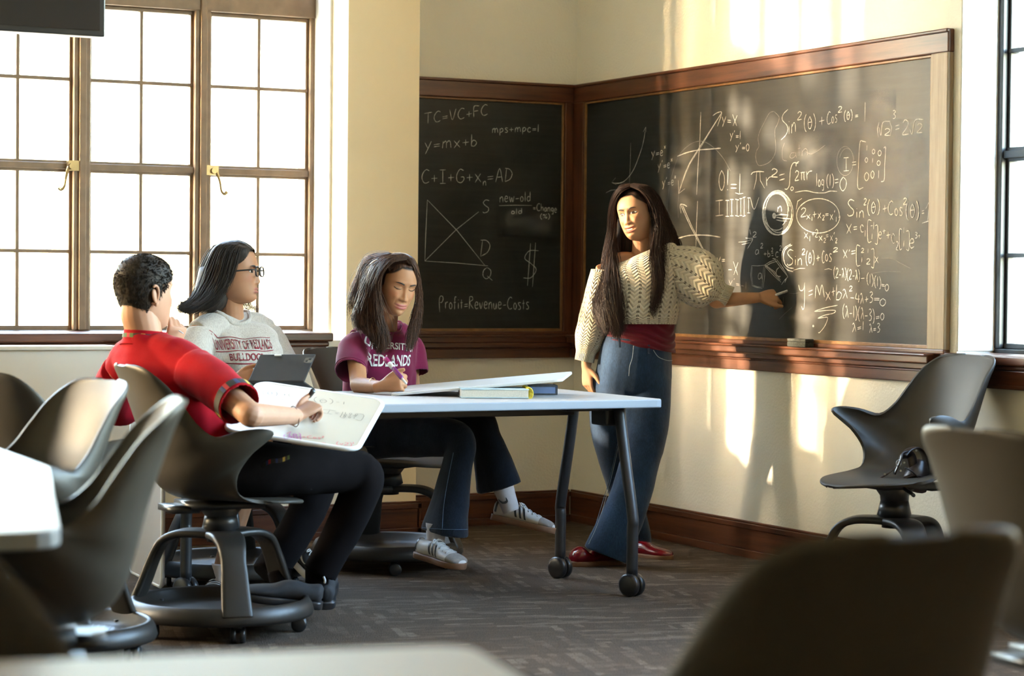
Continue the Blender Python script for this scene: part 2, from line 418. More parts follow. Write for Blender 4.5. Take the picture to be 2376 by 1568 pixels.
for i in range(2):
    n = NWS[i]
    window('window_%d' % (i+1), (lambda s: (lambda a, d, z: V(s-a, WY0+d, z)))(starts[i]), frame_m, n, (0, 2) if i == 0 else ())
    Lw = n*(WG+WM)+.032
    portal('window_portal', (starts[i]-Lw/2, .5, 2.27), (math.radians(90), 0, 0), Lw, 2.7)
for i, (y0, y1) in enumerate(RW):
    n = 5 if i < 2 else 4
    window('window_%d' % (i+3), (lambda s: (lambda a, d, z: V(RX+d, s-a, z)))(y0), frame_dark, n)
    portal('window_portal', (.45, (y0+y1)/2, 2.27), (math.radians(90), 0, math.radians(-90)), 2.9, 2.7)
for o in [o for o in COL.objects if o.name.startswith('window_portal')]:
    d = (V(-4, -6, 1.5)-V(*o.location)); 
    ax = V(0, -1, 0) if o.location[0] < 0 else V(-1, 0, 0)
    o.rotation_euler = Vector(ax).to_track_quat('-Z', 'Y').to_euler()
    o.visible_camera = True
# sills, aprons
m = MB().box((XL, WY-.05, .895), (-1.400, .12, .935)).box((XL, WY-.03, .872), (-1.412, WY, .895)); props(m.build('trim_1', wood_x, bevel=.008), **ST)
m = MB().box((XL, WY-.022, .80), (-1.425, WY, .872)); props(m.build('trim_2', wood_x, bevel=.003), **ST)
m = MB().box((-.03, YB, .885), (.17, -2.90, .922)).box((-.018, YB, .868), (0, -2.91, .885)); props(m.build('trim_3', wood_y, bevel=.007), **ST)
m = MB().box((-.02, YB, .804), (0, -2.915, .868)).box((-.026, YB, .80), (0, -2.915, .815)); props(m.build('trim_4', wood_y, bevel=.003), **ST)
# baseboards: two profiles deep
def baseboard(name, lo, hi, axis, sign, mat):
    m = MB()
    for d, z0, z1 in ((.022, .0, .035), (.014, .035, .125), (.024, .125, .148), (.014, .148, .158)):
        if axis == 'x': m.box((lo, sign-d, z0), (hi, sign, z1))
        else: m.box((sign-d, lo, z0), (sign, hi, z1))
    props(m.build(name, mat, bevel=.003), **ST)
baseboard('baseboard_back', -.943, -.024, 'x', 0, wood_x)
baseboard('baseboard_right', YB, 0, 'y', 0, wood_y)
baseboard('baseboard_window', XL, -.943, 'x', WY, wood_x)
m = MB()
for d, z0, z1 in ((.022, .0, .035), (.014, .035, .125), (.024, .125, .148), (.014, .148, .158)): m.box((-.965, WY-d, z0), (-.965+d, 0, z1))
props(m.build('baseboard_column', wood_y, bevel=.003), **ST)
# radiator cover
rc = thing('radiator_cover', (-3.2, -.36, 0), 'cream painted radiator cover under the left window', 'radiator cover')
m = MB().box((-.75, -.09, 0.0), (.73, .106, .868)); m.build('body', plaster_low, rc, bevel=.004)
m = MB().box((-.76, -.105, .868), (.742, .106, .886)); m.build('top_panel', plaster_low, rc, bevel=.004)
m = MB().box((-.75, -.108, 0), (.744, -.09, .15)).box((.73, -.108, 0), (.744, .08, .15)); m.build('base_trim', wood_x, rc, bevel=.004)

# ---------------------------------------------------------- chalkboards
def board(name, label, axis, a0, a1, s0, s1, wm, ledge, depth=.03):
    """axis 'x': on the back wall; 'y': on the right wall. a0..a1 outer, s0..s1 slate (towards the corner is larger)"""
    base = V((a0+a1)/2, 0, .8) if axis == 'x' else V(0, (a0+a1)/2, .8)
    root = thing(name, base, label, 'chalkboard')
    def bx(mb, p0, p1, d0, d1, z0, z1):
        if axis == 'x': mb.box(V(p0, -d1, z0)-base, V(p1, -d0, z1)-base)
        else: mb.box(V(-d1, p0, z0)-base, V(-d0, p1, z1)-base)
        return mb
    bx(MB(), s0-.01, s1+.01, .002, .012, .93, 2.045).build('slate_panel', slate, root)
    bx(bx(MB(), a0, a1, .0, depth, 2.044, 2.131), a0, a1, 0, depth+.008, 2.118, 2.133).build('frame_top', wm, root, bevel=.005)
    wv = wood_z
    if s0-a0 > .03:
        m = bx(MB(), a0, s0-.011, 0, depth, .93, 2.046); m.build('frame_side', wood_worn if axis == 'y' else wv, root, bevel=.005)
    m = bx(MB(), s1+.011, a1, 0, depth, .93, 2.046); m.build('frame_side', wv, root, bevel=.005)
    b = MB()
    bx(b, s0-.011, s1+.011, .002, .022, 2.033, 2.044); bx(b, s0-.011, s1+.011, .002, .022, .932, .947)
    bx(b, s1, s1+.011, .002, .022, .932, 2.044)
    if s0-a0 > .03: bx(b, s0-.011, s0, .002, .022, .932, 2.044)
    b.build('inner_bead', plain('bead_'+axis, (.20, .10, .035), .35, .2, 30), root, bevel=.003)
    t = MB(); e_ = .031 if axis == 'y' else 0; bx(t, a0+(.06 if axis == 'y' else 0), a1-e_, 0, ledge, .878, .914); bx(t, a0+(.06 if axis == 'y' else 0), a1-e_, 0, ledge+.012, .905, .916)
    bx(t, a0, a1, 0, .032, .914, .934); t.build('chalk_ledge', wm, root, bevel=.006)
    t = MB(); bx(t, a0, a1, 0, .034, .856, .878); bx(t, a0, a1, 0, .020, .804, .856); bx(t, a0, a1, 0, .026, .846, .852); t.build('lower_rail', wm, root, bevel=.003)
    return root
cb1 = board('chalkboard', 'smaller dark chalkboard left of the corner, with cost and profit formulas and a supply graph', 'x', -.965, -.031, -.965, -.09, wood_x, .028)
m = MB().box((-.963+.4825, -.046, -.012), (-.94+.4825+.012, -.0, .09))
m.build('end_block', wood_z, cb1, bevel=.003)
cb2 = board('chalkboard', 'large sunlit chalkboard on the right wall, covered in trigonometry and matrix equations', 'y', -2.927, -.0, -2.81, -.128, wood_y, .062)
m = MB().box((-.036, -1.46, 1.25), (-.0305, -1.35, 1.333)); 

# ---- handwriting: strokes drawn in the plane of each board
FONT = {
'T': (.6, [[(0, 1), (.6, 1.02)], [(.3, 1), (.28, 0)]]), 'C': (.5, [[(.5, .9), (.3, 1), (.08, .75), (0, .4), (.12, .06), (.3, 0), (.5, .1)]]),
'=': (.4, [[(0, .38), (.4, .42)], [(0, .2), (.4, .24)]]), 'V': (.5, [[(0, 1), (.22, 0), (.5, 1)]]), '+': (.42, [[(0, .35), (.42, .38)], [(.2, .62), (.2, .1)]]),
'F': (.42, [[(0, 0), (.02, 1), (.42, 1)], [(.02, .55), (.34, .57)]]), 'c': (.32, [[(.32, .5), (.15, .6), (0, .3), (.12, 0), (.32, .08)]]),
'y': (.42, [[(0, .6), (.18, .12)], [(.42, .7), (.2, .1), (.02, -.35)]]), 'Y': (.5, [[(0, 1), (.22, .5)], [(.5, 1.05), (.2, .4), (.0, -.1)]]),
'm': (.6, [[(0, 0), (.05, .6)], [(.05, .4), (.2, .6), (.26, .4), (.26, 0)], [(.26, .4), (.42, .6), (.52, .45), (.56, 0)]]),
'M': (.7, [[(0, 0), (.1, 1), (.3, .3), (.34, .3), (.5, 1), (.66, 0)]]), 'x': (.4, [[(0, .6), (.4, 0)], [(.38, .62), (.0, -.02)]]), 'X': (.5, [[(0, 1), (.45, 0)], [(.5, 1), (.05, -.05)]]),
'b': (.36, [[(.02, 1), (0, 0)], [(0, .3), (.15, .52), (.34, .3), (.2, .02), (0, .05)]]), 'p': (.36, [[(0, -.35), (.03, .6)], [(.03, .4), (.2, .6), (.34, .35), (.15, .08), (.02, .15)]]),
's': (.3, [[(.3, .55), (.1, .58), (.06, .42), (.26, .2), (.2, .0), (0, .02)]]), '1': (.12, [[(.06, 1), (.03, 0)]]), 'I': (.4, [[(.2, 1), (.2, 0)], [(0, 1), (.4, 1.0)], [(0, 0), (.4, 0)]]),
'i': (.1, [[(.05, .5), (.05, 0)], [(.05, .72), (.06, .76)]]), 'G': (.55, [[(.5, .9), (.25, 1), (.03, .6), (.05, .15), (.3, 0), (.5, .2), (.5, .42), (.3, .42)]]),
'n': (.36, [[(0, 0), (.02, .55)], [(.02, .35), (.18, .58), (.3, .45), (.33, 0)]]), 'A': (.5, [[(0, 0), (.28, 1), (.48, 0)], [(.1, .35), (.42, .38)]]),
'D': (.5, [[(.1, .98), (0, .02)], [(.0, 1), (.3, .92), (.48, .6), (.35, .2), (0, .0)]]), 'S': (.45, [[(.45, .95), (.2, 1.02), (.04, .8), (.2, .55), (.4, .35), (.35, .08), (.1, -.02), (0, .08)]]),
'Q': (.5, [[(.25, 1), (.05, .75), (.02, .3), (.2, .05), (.42, .3), (.45, .75), (.25, 1)], [(.25, .3), (.55, -.1)]]), 'P': (.5, [[(.05, -.3), (.0, .6), (.1, 1), (.35, 1.02), (.42, .75), (.25, .5), (.1, .5)]]),
'e': (.34, [[(.02, .3), (.3, .34), (.26, .55), (.1, .56), (0, .25), (.12, 0), (.34, .08)]]), 'w': (.5, [[(0, .6), (.12, 0), (.25, .45), (.36, 0), (.5, .6)]]),
'-': (.35, [[(0, .32), (.35, .36)]]), 'o': (.32, [[(.16, .55), (.02, .35), (.06, .05), (.22, .02), (.31, .28), (.16, .55)]]), 'l': (.08, [[(.04, 1), (.03, 0)]]),
'd': (.36, [[(.3, .45), (.12, .5), (0, .25), (.12, 0), (.3, .15)], [(.32, 1), (.32, 0)]]), 'h': (.36, [[(0, 1), (.0, 0)], [(0, .35), (.18, .55), (.3, .4), (.32, 0)]]),
'a': (.34, [[(.3, .5), (.1, .52), (0, .2), (.1, 0), (.28, .2), (.3, .5), (.34, 0)]]), 'g': (.34, [[(.3, .5), (.08, .5), (.02, .15), (.28, .15), (.3, .5), (.28, -.25), (.05, -.3)]]),
'(': (.2, [[(.2, 1.1), (.04, .75), (0, .35), (.08, -.05), (.2, -.2)]]), ')': (.2, [[(0, 1.1), (.16, .75), (.2, .35), (.12, -.05), (0, -.2)]]), '%': (.5, [[(.45, 1), (.05, 0)], [(.1, .9), (0, .75), (.12, .65), (.18, .8), (.1, .9)], [(.4, .35), (.3, .2), (.4, .05), (.5, .2), (.4, .35)]]),
'r': (.26, [[(0, .55), (.02, 0)], [(.0, .3), (.12, .52), (.26, .55)]]), 'f': (.3, [[(.3, .95), (.15, .95), (.12, .6), (.1, -.1)], [(0, .5), (.26, .52)]]), 't': (.26, [[(.13, .8), (.12, 0)], [(0, .5), (.26, .53)]]),
'u': (.34, [[(0, .5), (.03, .08), (.2, .03), (.3, .5)], [(.3, .5), (.33, 0)]]), 'v': (.34, [[(0, .52), (.14, 0), (.34, .55)]]), 'R': (.45, [[(0, 0), (.03, 1)], [(.03, 1), (.3, 1), (.36, .75), (.05, .52), (.42, 0)]]),
'$': (.5, [[(.5, .85), (.2, .88), (.05, .68), (.25, .5), (.42, .3), (.25, .08), (0, .1)], [(.24, 1.1), (.14, -.15)], [(.4, 1.1), (.3, -.2)]]),
'0': (.36, [[(.18, 1), (.02, .7), (0, .3), (.15, 0), (.32, .25), (.35, .7), (.18, 1)]]), '2': (.42, [[(.03, .8), (.18, 1), (.38, .85), (.3, .5), (0, .02), (.42, .05)]]),
'3': (.36, [[(.02, .92), (.2, 1), (.34, .8), (.12, .55), (.34, .35), (.25, .05), (0, .0)]]), '4': (.4, [[(.1, 1), (0, .4), (.4, .42)], [(.3, .85), (.26, 0)]]),
'!': (.1, [[(.08, 1.1), (.05, .3)], [(.04, .05), (.06, .08)]]), "'": (.08, [[(.08, 1), (.0, .75)]]), 'q': (.42, [[(.21, .9), (.03, .55), (.08, .05), (.28, .02), (.4, .45), (.21, .9)], [(.05, .45), (.38, .48)]]),
'[': (.18, [[(.18, 1.05), (0, 1.02), (0, -.1), (.18, -.12)]]), ']': (.18, [[(0, 1.05), (.18, 1.02), (.16, -.1), (0, -.12)]]), 'W': (.5, [[(0, .95), (.1, .6), (.2, 0)], [(.1, .2), (.2, 0), (.22, 0), (.28, .95), (1.1, .98)]]),
'k': (.36, [[(0, .85), (.15, .95), (.36, 0)], [(.19, .55), (0, 0)]]), 'J': (.4, [[(.5, 1.0), (.38, 1.12), (.25, .95), (.2, .3), (.15, -.1), (.02, -.2), (-.1, -.12)]]), 'z': (.55, [[(0, .75), (.5, .8)], [(.12, .75), (.1, 0)], [(.36, .78), (.38, .1), (.46, 0)]]),
'B': (.4, [[(0, 0), (.02, 1), (.3, .95), (.3, .7), (.05, .55), (.36, .4), (.34, .1), (0, 0)]]), 'O': (.5, [[(.25, 1), (.02, .6), (.08, .1), (.3, 0), (.48, .4), (.42, .9), (.25, 1)]]), 'N': (.5, [[(0, 0), (.02, 1), (.4, 0), (.45, 1)]]), ' ': (.3, []), ',': (.1, [[(.06, .05), (.0, -.2)]]),
}
class Board:
    """turns strokes given in photograph coordinates into ribbons lying on a board"""
    def __init__(s, fn, nrmv): s.fn = fn; s.n = V(*nrmv)
    def ribbon(s, mb, pts, w, jit=.35, smooth=True):
        q = np.array([s.fn(x, y) for x, y in pts])
        if smooth and len(q) > 2: q = catmull(q, (len(q)-1)*5+1)
        elif len(q) == 2: q = catmull(q, 5)
        t = np.gradient(q, axis=0); t /= np.linalg.norm(t, axis=1)[:, None]+1e-9
        sd = np.cross(t, s.n); k = len(q)
        ww = w*.78*(1+jit*rng.uniform(-1, 1, k)[:, None])*.5
        ww[0] *= .5; ww[-1] *= .4
        o = s.n*(.0012+.0004*rng.random())
        g = np.stack([q-sd*ww+o, q+sd*ww+o], 1); mb.grid(g)
    def text(s, mb, txt, x0, y0, x1, y1, h, w=.0042, dbl=0):
        adv = []; x = 0; mode = 0; out = []; i = 0
        while i < len(txt):
            ch = txt[i]
            if ch == '^': mode = 1; i += 1; continue
            if ch == '_': mode = -1; i += 1; continue
            cw, st = FONT[ch]; k = 1 if mode == 0 else .55; off = 0 if mode == 0 else (.72 if mode > 0 else -.25)
            out.append((x, k, off, st)); x += cw*k+.16*(1 if mode == 0 else .6); mode = 0; i += 1
        sx = (math.hypot(x1-x0, y1-y0))/max(x-.16, .05); sl = (y1-y0)/(x1-x0+1e-6)
        for ox, k, off, st in out:
            jy = rng.uniform(-.03, .03)
            for line in st:
                for rep in range(1+dbl):
                    jx = rng.uniform(-.02, .02)*rep
                    pts = [(x0+(ox+(px+jx)*k)*sx, y0+(ox+px*k)*sx*sl-(py*k+off+jy)*h) for px, py in line]
                    s.ribbon(mb, pts, w)
def crop(ox, oy, k): return lambda x, y: (ox+x/k, oy+y/k)
def loc_build(mb, name, mat, root):
    o = mb.build(name, mat, None); wparent(o, root); return o
BL = Board(lambda x, y: pY(x, y, -.0122), (0, -1, 0)); BR = Board(lambda x, y: pX(x, y, -.0122), (-1, 0, 0))
def wr(B, root, cr, items, mat=chalk_m, w=.0042, name='chalk_writing'):
    mb = MB()
    for it in items:
        if isinstance(it[0], str):
            tx, x0, y0, x1, y1, h = it[:6]; a = cr(x0, y0); b = cr(x1, y1); k = cr(0, 0)[1]-cr(0, 1)[1]
            B.text(mb, tx, a[0], a[1], b[0], b[1], abs(h*k), w, it[6] if len(it) > 6 else 0)
        else: B.ribbon(mb, [cr(*p) for p in it], w, smooth=len(it) > 3)
    return loc_build(mb, name, mat, root)
c1 = crop(960, 160, 2.24); c2 = crop(1340, 180, 4.611); c3 = crop(1740, 200, 4.611); c4 = crop(1700, 500, 4.612); c5 = crop(1300, 400, 3.409)
# left board
for items in ([('TC=VC+FC', 55, 285, 380, 240, 55)], [('y=mx+b', 58, 420, 327, 402, 62)], [('mps+mpc=1', 408, 332, 650, 326, 40)], [('C+I+G+x_n=AD', 42, 595, 512, 585, 70)],
              [('S', 358, 746, 392, 744, 64)], [('D', 347, 972, 397, 965, 85)], [('Q', 358, 1095, 404, 1095, 62)], [('$', 568, 1105, 648, 1095, 175)],
              [('new-old', 447, 692, 606, 688, 50), [(443, 710), (520, 708), (615, 709)], ('old', 507, 754, 562, 752, 30), ('=Change', 620, 735, 742, 745, 38), ('(%)', 658, 776, 706, 776, 24)],
              [('Profit=Revenue-Costs', 132, 1245, 598, 1248, 62)]):
    wr(BL, cb1, c1, items, w=.0036)
wr(BL, cb1, c1, [[(70, 680), (62, 850), (57, 998)], [(57, 998), (220, 1008), (385, 1023)], [(70, 680), (225, 840), (370, 1022)], [(57, 998), (220, 835), (337, 742)]], w=.0052, name='chalk_graph')
# right board
wr(BR, cb2, c2, [[(735, 530), (700, 720), (650, 870), (610, 970), (560, 1050), (500, 1110), (440, 1130), (370, 1125)], [(705, 580), (733, 532), (740, 585)], [(410, 1072), (368, 1122), (418, 1145)], [(572, 697), (568, 900), (558, 1130)], [(307, 1232), (360, 1205), (435, 1197)], [(560, 1195), (700, 1190), (805, 1212)]], chalk_m, .0042, 'chalk_graph')
wr(BR, cb2, c2, [("y=e^x", 795, 850, 940, 830, 95)]); wr(BR, cb2, c2, [("y'=e^x", 862, 985, 1012, 965, 95)]); wr(BR, cb2, c2, [("y'=e^x", 912, 1165, 1050, 1150, 95)])
wr(BR, cb2, c2, [[(1322, 368), (1310, 700), (1295, 900), (1277, 1255)], [(1070, 842), (1180, 800), (1295, 775), (1420, 765), (1535, 755)]], chalk_m, .0055, 'chalk_graph')
wr(BR, cb2, c2, [[(1545, 378), (1440, 540), (1300, 760), (1180, 960), (1087, 1235)], [(1538, 388), (1430, 560), (1310, 765)], [(1290, 790), (1200, 930), (1100, 1180)], [(1450, 408), (1500, 375), (1545, 378), (1500, 520)], [(1080, 1100), (1085, 1240), (1150, 1190)]], chalk_m, .005, 'chalk_graph')
wr(BR, cb2, c2, [('y=X', 1550, 490, 1708, 520, 115)]); wr(BR, cb2, c2, [("y'=1", 1635, 650, 1748, 660, 90)]); wr(BR, cb2, c2, [("y'=0", 1695, 770, 1838, 785, 80)])
wr(BR, cb2, c2, [('0!=1', 1518, 1205, 1748, 1240, 215), [(1690, 1232), (1730, 1245), (1775, 1238)]], w=.005)
wr(BR, cb2, c2, [('I', 1480, 1475, 1560, 1465, 160), ('I', 1585, 1480, 1625, 1480, 170), ('I', 1635, 1480, 1672, 1480, 175), ('I', 1690, 1470, 1730, 1480, 175), ('I', 1735, 1480, 1765, 1480, 180), ('I', 1770, 1490, 1800, 1480, 200), ('I', 1820, 1445, 1850, 1445, 160), ('V', 1850, 1405, 1945, 1405, 130)], w=.0042)
wr(BR, cb2, c2, [[(955, 1480), (970, 1300), (1000, 1100), (1080, 850), (1200, 720), (1330, 680), (1450, 740), (1560, 860), (1640, 1000)], [(1080, 1500), (1080, 1300), (1110, 1120), (1180, 960)]], chalk_dust, .004, 'chalk_smudge')
wr(BR, cb2, c5, [[(1088, 225), (1080, 400), (1073, 640)], [(930, 522), (1010, 500), (1080, 495), (1180, 498), (1268, 512)]], chalk_m, .006, 'chalk_graph')
wr(BR, cb2, c5, [[(955, 255), (1010, 380), (1070, 500), (1150, 650), (1225, 790)], [(970, 262), (1040, 420), (1085, 510), (1215, 770)], [(957, 325), (950, 257), (980, 255), (1005, 270)]], chalk_m, .0045, 'chalk_graph')
wr(BR, cb2, c5, [('y=', 1243, 715, 1305, 720, 75)]); wr(BR, cb2, c5, [('-X', 1333, 800, 1408, 812, 100)]); wr(BR, cb2, c5, [("y'=-1", 1335, 885, 1470, 925, 62)], chalk_dim)
wr(BR, cb2, c3, [[(260, 268), (315, 330), (300, 400), (270, 480), (280, 680), (240, 780), (180, 830), (95, 845), (65, 760), (75, 690), (100, 640), (90, 560), (110, 480), (150, 400), (210, 290), (260, 268)]], chalk_dim, .0038, 'chalk_loop')
wr(BR, cb2, c3, [[(410, 248), (360, 300), (350, 360), (400, 420), (405, 480), (380, 530), (335, 575)], ('in', 415, 512, 492, 488, 180), ('2', 512, 360, 558, 355, 88), ('(q)', 585, 455, 705, 450, 145), ('+', 745, 440, 800, 430, 170), ('Cos', 828, 415, 930, 380, 130), ('2', 947, 282, 988, 278, 62), ('(q)', 1012, 360, 1097, 350, 95), ('=', 1127, 345, 1163, 345, 90), [(1237, 172), (1235, 270), (1232, 380)]], w=.0045)
wr(BR, cb2, c3, [[(1385, 385), (1367, 460), (1378, 545)], [(1385, 440), (1405, 525), (1425, 390), (1505, 375)], ('2', 1445, 525, 1505, 530, 75), [(1500, 385), (1520, 440), (1505, 530)], ('3', 1532, 345, 1562, 345, 88), ('=', 1560, 500, 1603, 495, 210), ('2', 1635, 522, 1702, 522, 160), [(1715, 460), (1738, 510), (1770, 365), (1860, 357)], ('2', 1790, 500, 1850, 500, 100)], w=.004)
wr(BR, cb2, c3, [[(15, 945), (40, 920), (100, 912), (155, 915)], [(75, 915), (70, 1000), (45, 1105)], [(110, 915), (115, 1010), (160, 1090)], ('r', 178, 1070, 248, 1060, 170), ('2', 235, 965, 300, 975, 90, 1), ('=', 318, 1065, 375, 1060, 300), [(520, 825), (470, 820), (440, 880), (430, 980), (425, 1060), (400, 1100), (375, 1098)], ('r', 495, 860, 525, 845, 70), ('0', 440, 1115, 468, 1115, 42), ('2z', 485, 1010, 600, 1005, 105), ('r', 610, 1005, 668, 1000, 165)], w=.005)
wr(BR, cb2, c3, [('log', 715, 1065, 795, 1075, 135), ('(1)', 825, 1065, 900, 1065, 120), ('=', 912, 1070, 950, 1070, 190), ('0', 968, 1120, 1035, 1115, 150), [(485, 1135), (600, 1118), (700, 1138), (800, 1140), (860, 1122), (935, 1125)]], w=.0042)
wr(BR, cb2, c3, [[(375, 605), (350, 680), (355, 780), (400, 800)], ('a', 430, 775, 500, 770, 110), ('t', 515, 745, 545, 740, 150), ('n', 560, 750, 625, 740, 130), [(600, 700), (660, 725), (730, 690), (810, 628)]], chalk_dim, .004)
wr(BR, cb2, c3, [('I', 1005, 905, 1062, 900, 140), ('=', 1097, 880, 1140, 880, 165), [(1245, 597), (1215, 590), (1180, 605), (1165, 850), (1158, 1085), (1218, 1083)], [(1435, 662), (1455, 660), (1445, 850), (1440, 1000), (1405, 1022)], ('1', 1250, 690, 1262, 690, 60), ('0', 1312, 725, 1340, 725, 52), ('0', 1375, 745, 1408, 745, 62), ('0', 1236, 815, 1264, 815, 52), ('1', 1312, 820, 1322, 820, 50), ('0', 1364, 850, 1398, 850, 55), ('0', 1230, 1010, 1275, 1010, 92), ('0', 1298, 985, 1332, 985, 82), ('1', 1375, 990, 1388, 990, 88)], w=.004)
def ell(cx, cy_, rx, ry, a0=0, a1=360, n=26, rot=0):
    return [(cx+rx*math.cos(math.radians(a))*math.cos(rot)-ry*math.sin(math.radians(a))*math.sin(rot), cy_+ry*math.sin(math.radians(a))*math.cos(rot)+rx*math.cos(math.radians(a))*math.sin(rot)) for a in np.linspace(a0, a1, n)]
wr(BR, cb2, c3, [ell(1022, 800, 88, 155), ell(1040, 815, 80, 150, 200, 350)], chalk_dim, .003, 'chalk_loop')
wr(BR, cb2, c3, [ell(300, 1360, 165, 232), ell(290, 1365, 150, 225, 20, 340), ell(308, 1350, 140, 215), ell(285, 1340, 135, 200, 60, 360), ell(300, 1355, 155, 240, 100, 300), ell(290, 1330, 120, 180, 180, 420), ell(305, 1365, 148, 222, 0, 200)], chalk_m, .0042, 'chalk_circle')
wr(BR, cb2, c3, [ell(262, 1385, 16, 26), ell(262, 1385, 8, 16), [(262, 1385), (340, 1372), (415, 1378)], [(285, 1400), (360, 1415), (450, 1418)], [(285, 1430), (340, 1440), (400, 1442)], ('n', 300, 1345, 345, 1340, 100)], chalk_m, .006, 'chalk_circle')
wr(BR, cb2, c3, [ell(735, 1385, 232, 185, 0, 250), ell(735, 1380, 225, 178, 215, 370), [(560, 1200), (515, 1230), (498, 1320)], ('2', 548, 1400, 605, 1395, 95), ('x_1', 608, 1425, 665, 1420, 80), ('+', 675, 1420, 715, 1415, 130), ('x_2', 728, 1415, 795, 1410, 95), ('=', 808, 1400, 845, 1400, 90), ("x'_1", 860, 1430, 925, 1425, 100)], w=.0042)
wr(BR, cb2, c3, [('S', 1048, 1385, 1120, 1390, 170), ('in', 1140, 1405, 1222, 1410, 130), ('2', 1222, 1270, 1250, 1270, 70), ('(q)', 1262, 1355, 1390, 1350, 135), ('+', 1425, 1370, 1470, 1360, 160), ('Cos', 1482, 1375, 1635, 1380, 145), ('2', 1645, 1270, 1680, 1265, 70), ('(q)', 1675, 1400, 1810, 1400, 160), ('=', 1842, 1385, 1868, 1385, 140), [(1885, 1310), (1925, 1225), (1905, 1440)], [(1845, 1465), (1890, 1450), (1938, 1435)]], w=.005)
wr(BR, cb2, c4, [('x_1', 768, 240, 825, 250, 105), ('+2', 850, 225, 915, 235, 85), ('x_2', 925, 270, 995, 265, 85), ('=', 1000, 250, 1028, 250, 110), ("x'_2", 1045, 270, 1115, 270, 95)], w=.004)
wr(BR, cb2, c4, [[(65, 285), (140, 280), (215, 255)], [(140, 240), (180, 245), (218, 252), (160, 355)], [(100, 310), (185, 290)], ('2', 218, 232, 258, 232, 58), [(185, 150), (195, 205)]], w=.004)
wr(BR, cb2, c4, [('a^2', 245, 420, 320, 415, 95), ('+b^2', 335, 440, 430, 440, 75), [(418, 405), (438, 402)], [(418, 430), (440, 428)], [(430, 460), (465, 462)], ('c^2', 462, 445, 520, 440, 95)], w=.0038)
wr(BR, cb2, c4, [[(205, 535), (270, 538), (350, 530)], [(205, 535), (195, 640), (210, 750)], [(212, 545), (205, 640), (222, 755)], [(348, 535), (345, 650), (330, 775)], [(335, 540), (325, 650), (318, 770)], [(210, 750), (260, 770), (320, 778)], [(222, 745), (260, 760), (310, 765)], ('a', 275, 680, 316, 680, 120)], chalk_m, .004, 'chalk_square')
wr(BR, cb2, c4, [[(345, 530), (400, 495), (470, 470)], [(350, 545), (410, 510), (480, 488)], [(450, 465), (520, 560), (595, 655)], [(475, 470), (540, 560), (588, 640)], [(595, 655), (560, 690), (525, 740)], [(580, 665), (560, 720)], [(345, 530), (430, 600), (510, 700)], [(355, 530), (440, 610), (520, 715)], [(350, 545), (420, 620), (500, 700)], [(365, 535), (450, 600), (515, 690)], [(500, 555), (475, 580), (468, 625), (490, 650), (515, 652)]], chalk_m, .005, 'chalk_square')
wr(BR, cb2, c4, [[(345, 905), (340, 940), (420, 950), (540, 975)], [(335, 915), (430, 940), (545, 955)], [(540, 975), (545, 870)], [(430, 910), (460, 900)]], chalk_dim, .004, 'chalk_square')
wr(BR, cb2, c4, [[(625, 305), (560, 345), (530, 420), (540, 520), (590, 580), (650, 600)], [(640, 315), (575, 350), (545, 420), (552, 500), (600, 555), (660, 565)], [(610, 325), (565, 370), (550, 440), (565, 520)], ('S', 585, 525, 652, 525, 160), ('in', 668, 530, 745, 530, 125), ('2', 745, 420, 778, 415, 62), ('(q)', 788, 510, 875, 505, 125), ('+', 898, 510, 935, 500, 130), ('C', 960, 510, 985, 510, 130), ('os', 995, 490, 1062, 488, 140), ('2', 1078, 392, 1128, 385, 45), [(650, 585), (720, 565), (778, 565)]], w=.0048)
wr(BR, cb2, c4, [('X', 1218, 190, 1275, 190, 100), ('=', 1295, 180, 1335, 180, 140), ('c_1', 1370, 170, 1415, 190, 130), ('[', 1450, 255, 1490, 255, 190), ('-', 1478, 140, 1500, 140, 90), ('1', 1508, 150, 1520, 150, 80), ('1', 1490, 255, 1500, 255, 62), (']', 1525, 280, 1556, 280, 160), ('e', 1566, 245, 1596, 245, 130), ('t', 1610, 200, 1638, 195, 62), ('+', 1648, 270, 1690, 265, 150), ('c_2', 1705, 290, 1762, 320, 170), ('[', 1790, 335, 1815, 335, 175), ('1', 1830, 190, 1842, 190, 62), ('1', 1830, 335, 1842, 335, 68), (']', 1860, 345, 1892, 350, 165), ('e', 1898, 350, 1945, 345, 170), ('3', 1955, 240, 1980, 240, 62), ('t', 1988, 242, 2010, 240, 50)], w=.0044)
wr(BR, cb2, c4, [("X'", 1183, 450, 1255, 450, 88), ('=', 1272, 440, 1318, 435, 150), ('[', 1330, 505, 1368, 510, 175), ('2', 1378, 395, 1410, 395, 45), ('1', 1448, 400, 1456, 400, 45), ('1', 1382, 500, 1392, 500, 55), ('2', 1435, 520, 1475, 520, 60), (']', 1485, 525, 1515, 530, 160), ('x', 1525, 505, 1562, 510, 110)], w=.0044)
wr(BR, cb2, c4, [('(2-k)(2-k)', 1085, 660, 1360, 690, 105), ('-', 1375, 700, 1415, 700, 90), ('(1)(1)', 1440, 720, 1580, 770, 105), ('=', 1595, 770, 1630, 780, 90), ('0', 1635, 805, 1672, 805, 75), [(985, 578), (1030, 568), (1065, 580)]], w=.0042)
wr(BR, cb2, c4, [[(708, 742), (725, 800), (760, 790), (775, 715)], [(775, 750), (770, 960), (755, 1005), (740, 970)], ('=', 815, 905, 860, 895, 230), ('M', 885, 880, 990, 870, 135), ('x', 1000, 905, 1050, 900, 150), ('+', 1062, 880, 1100, 870, 180), ('b', 1112, 905, 1170, 890, 170)], chalk_m, .0045)
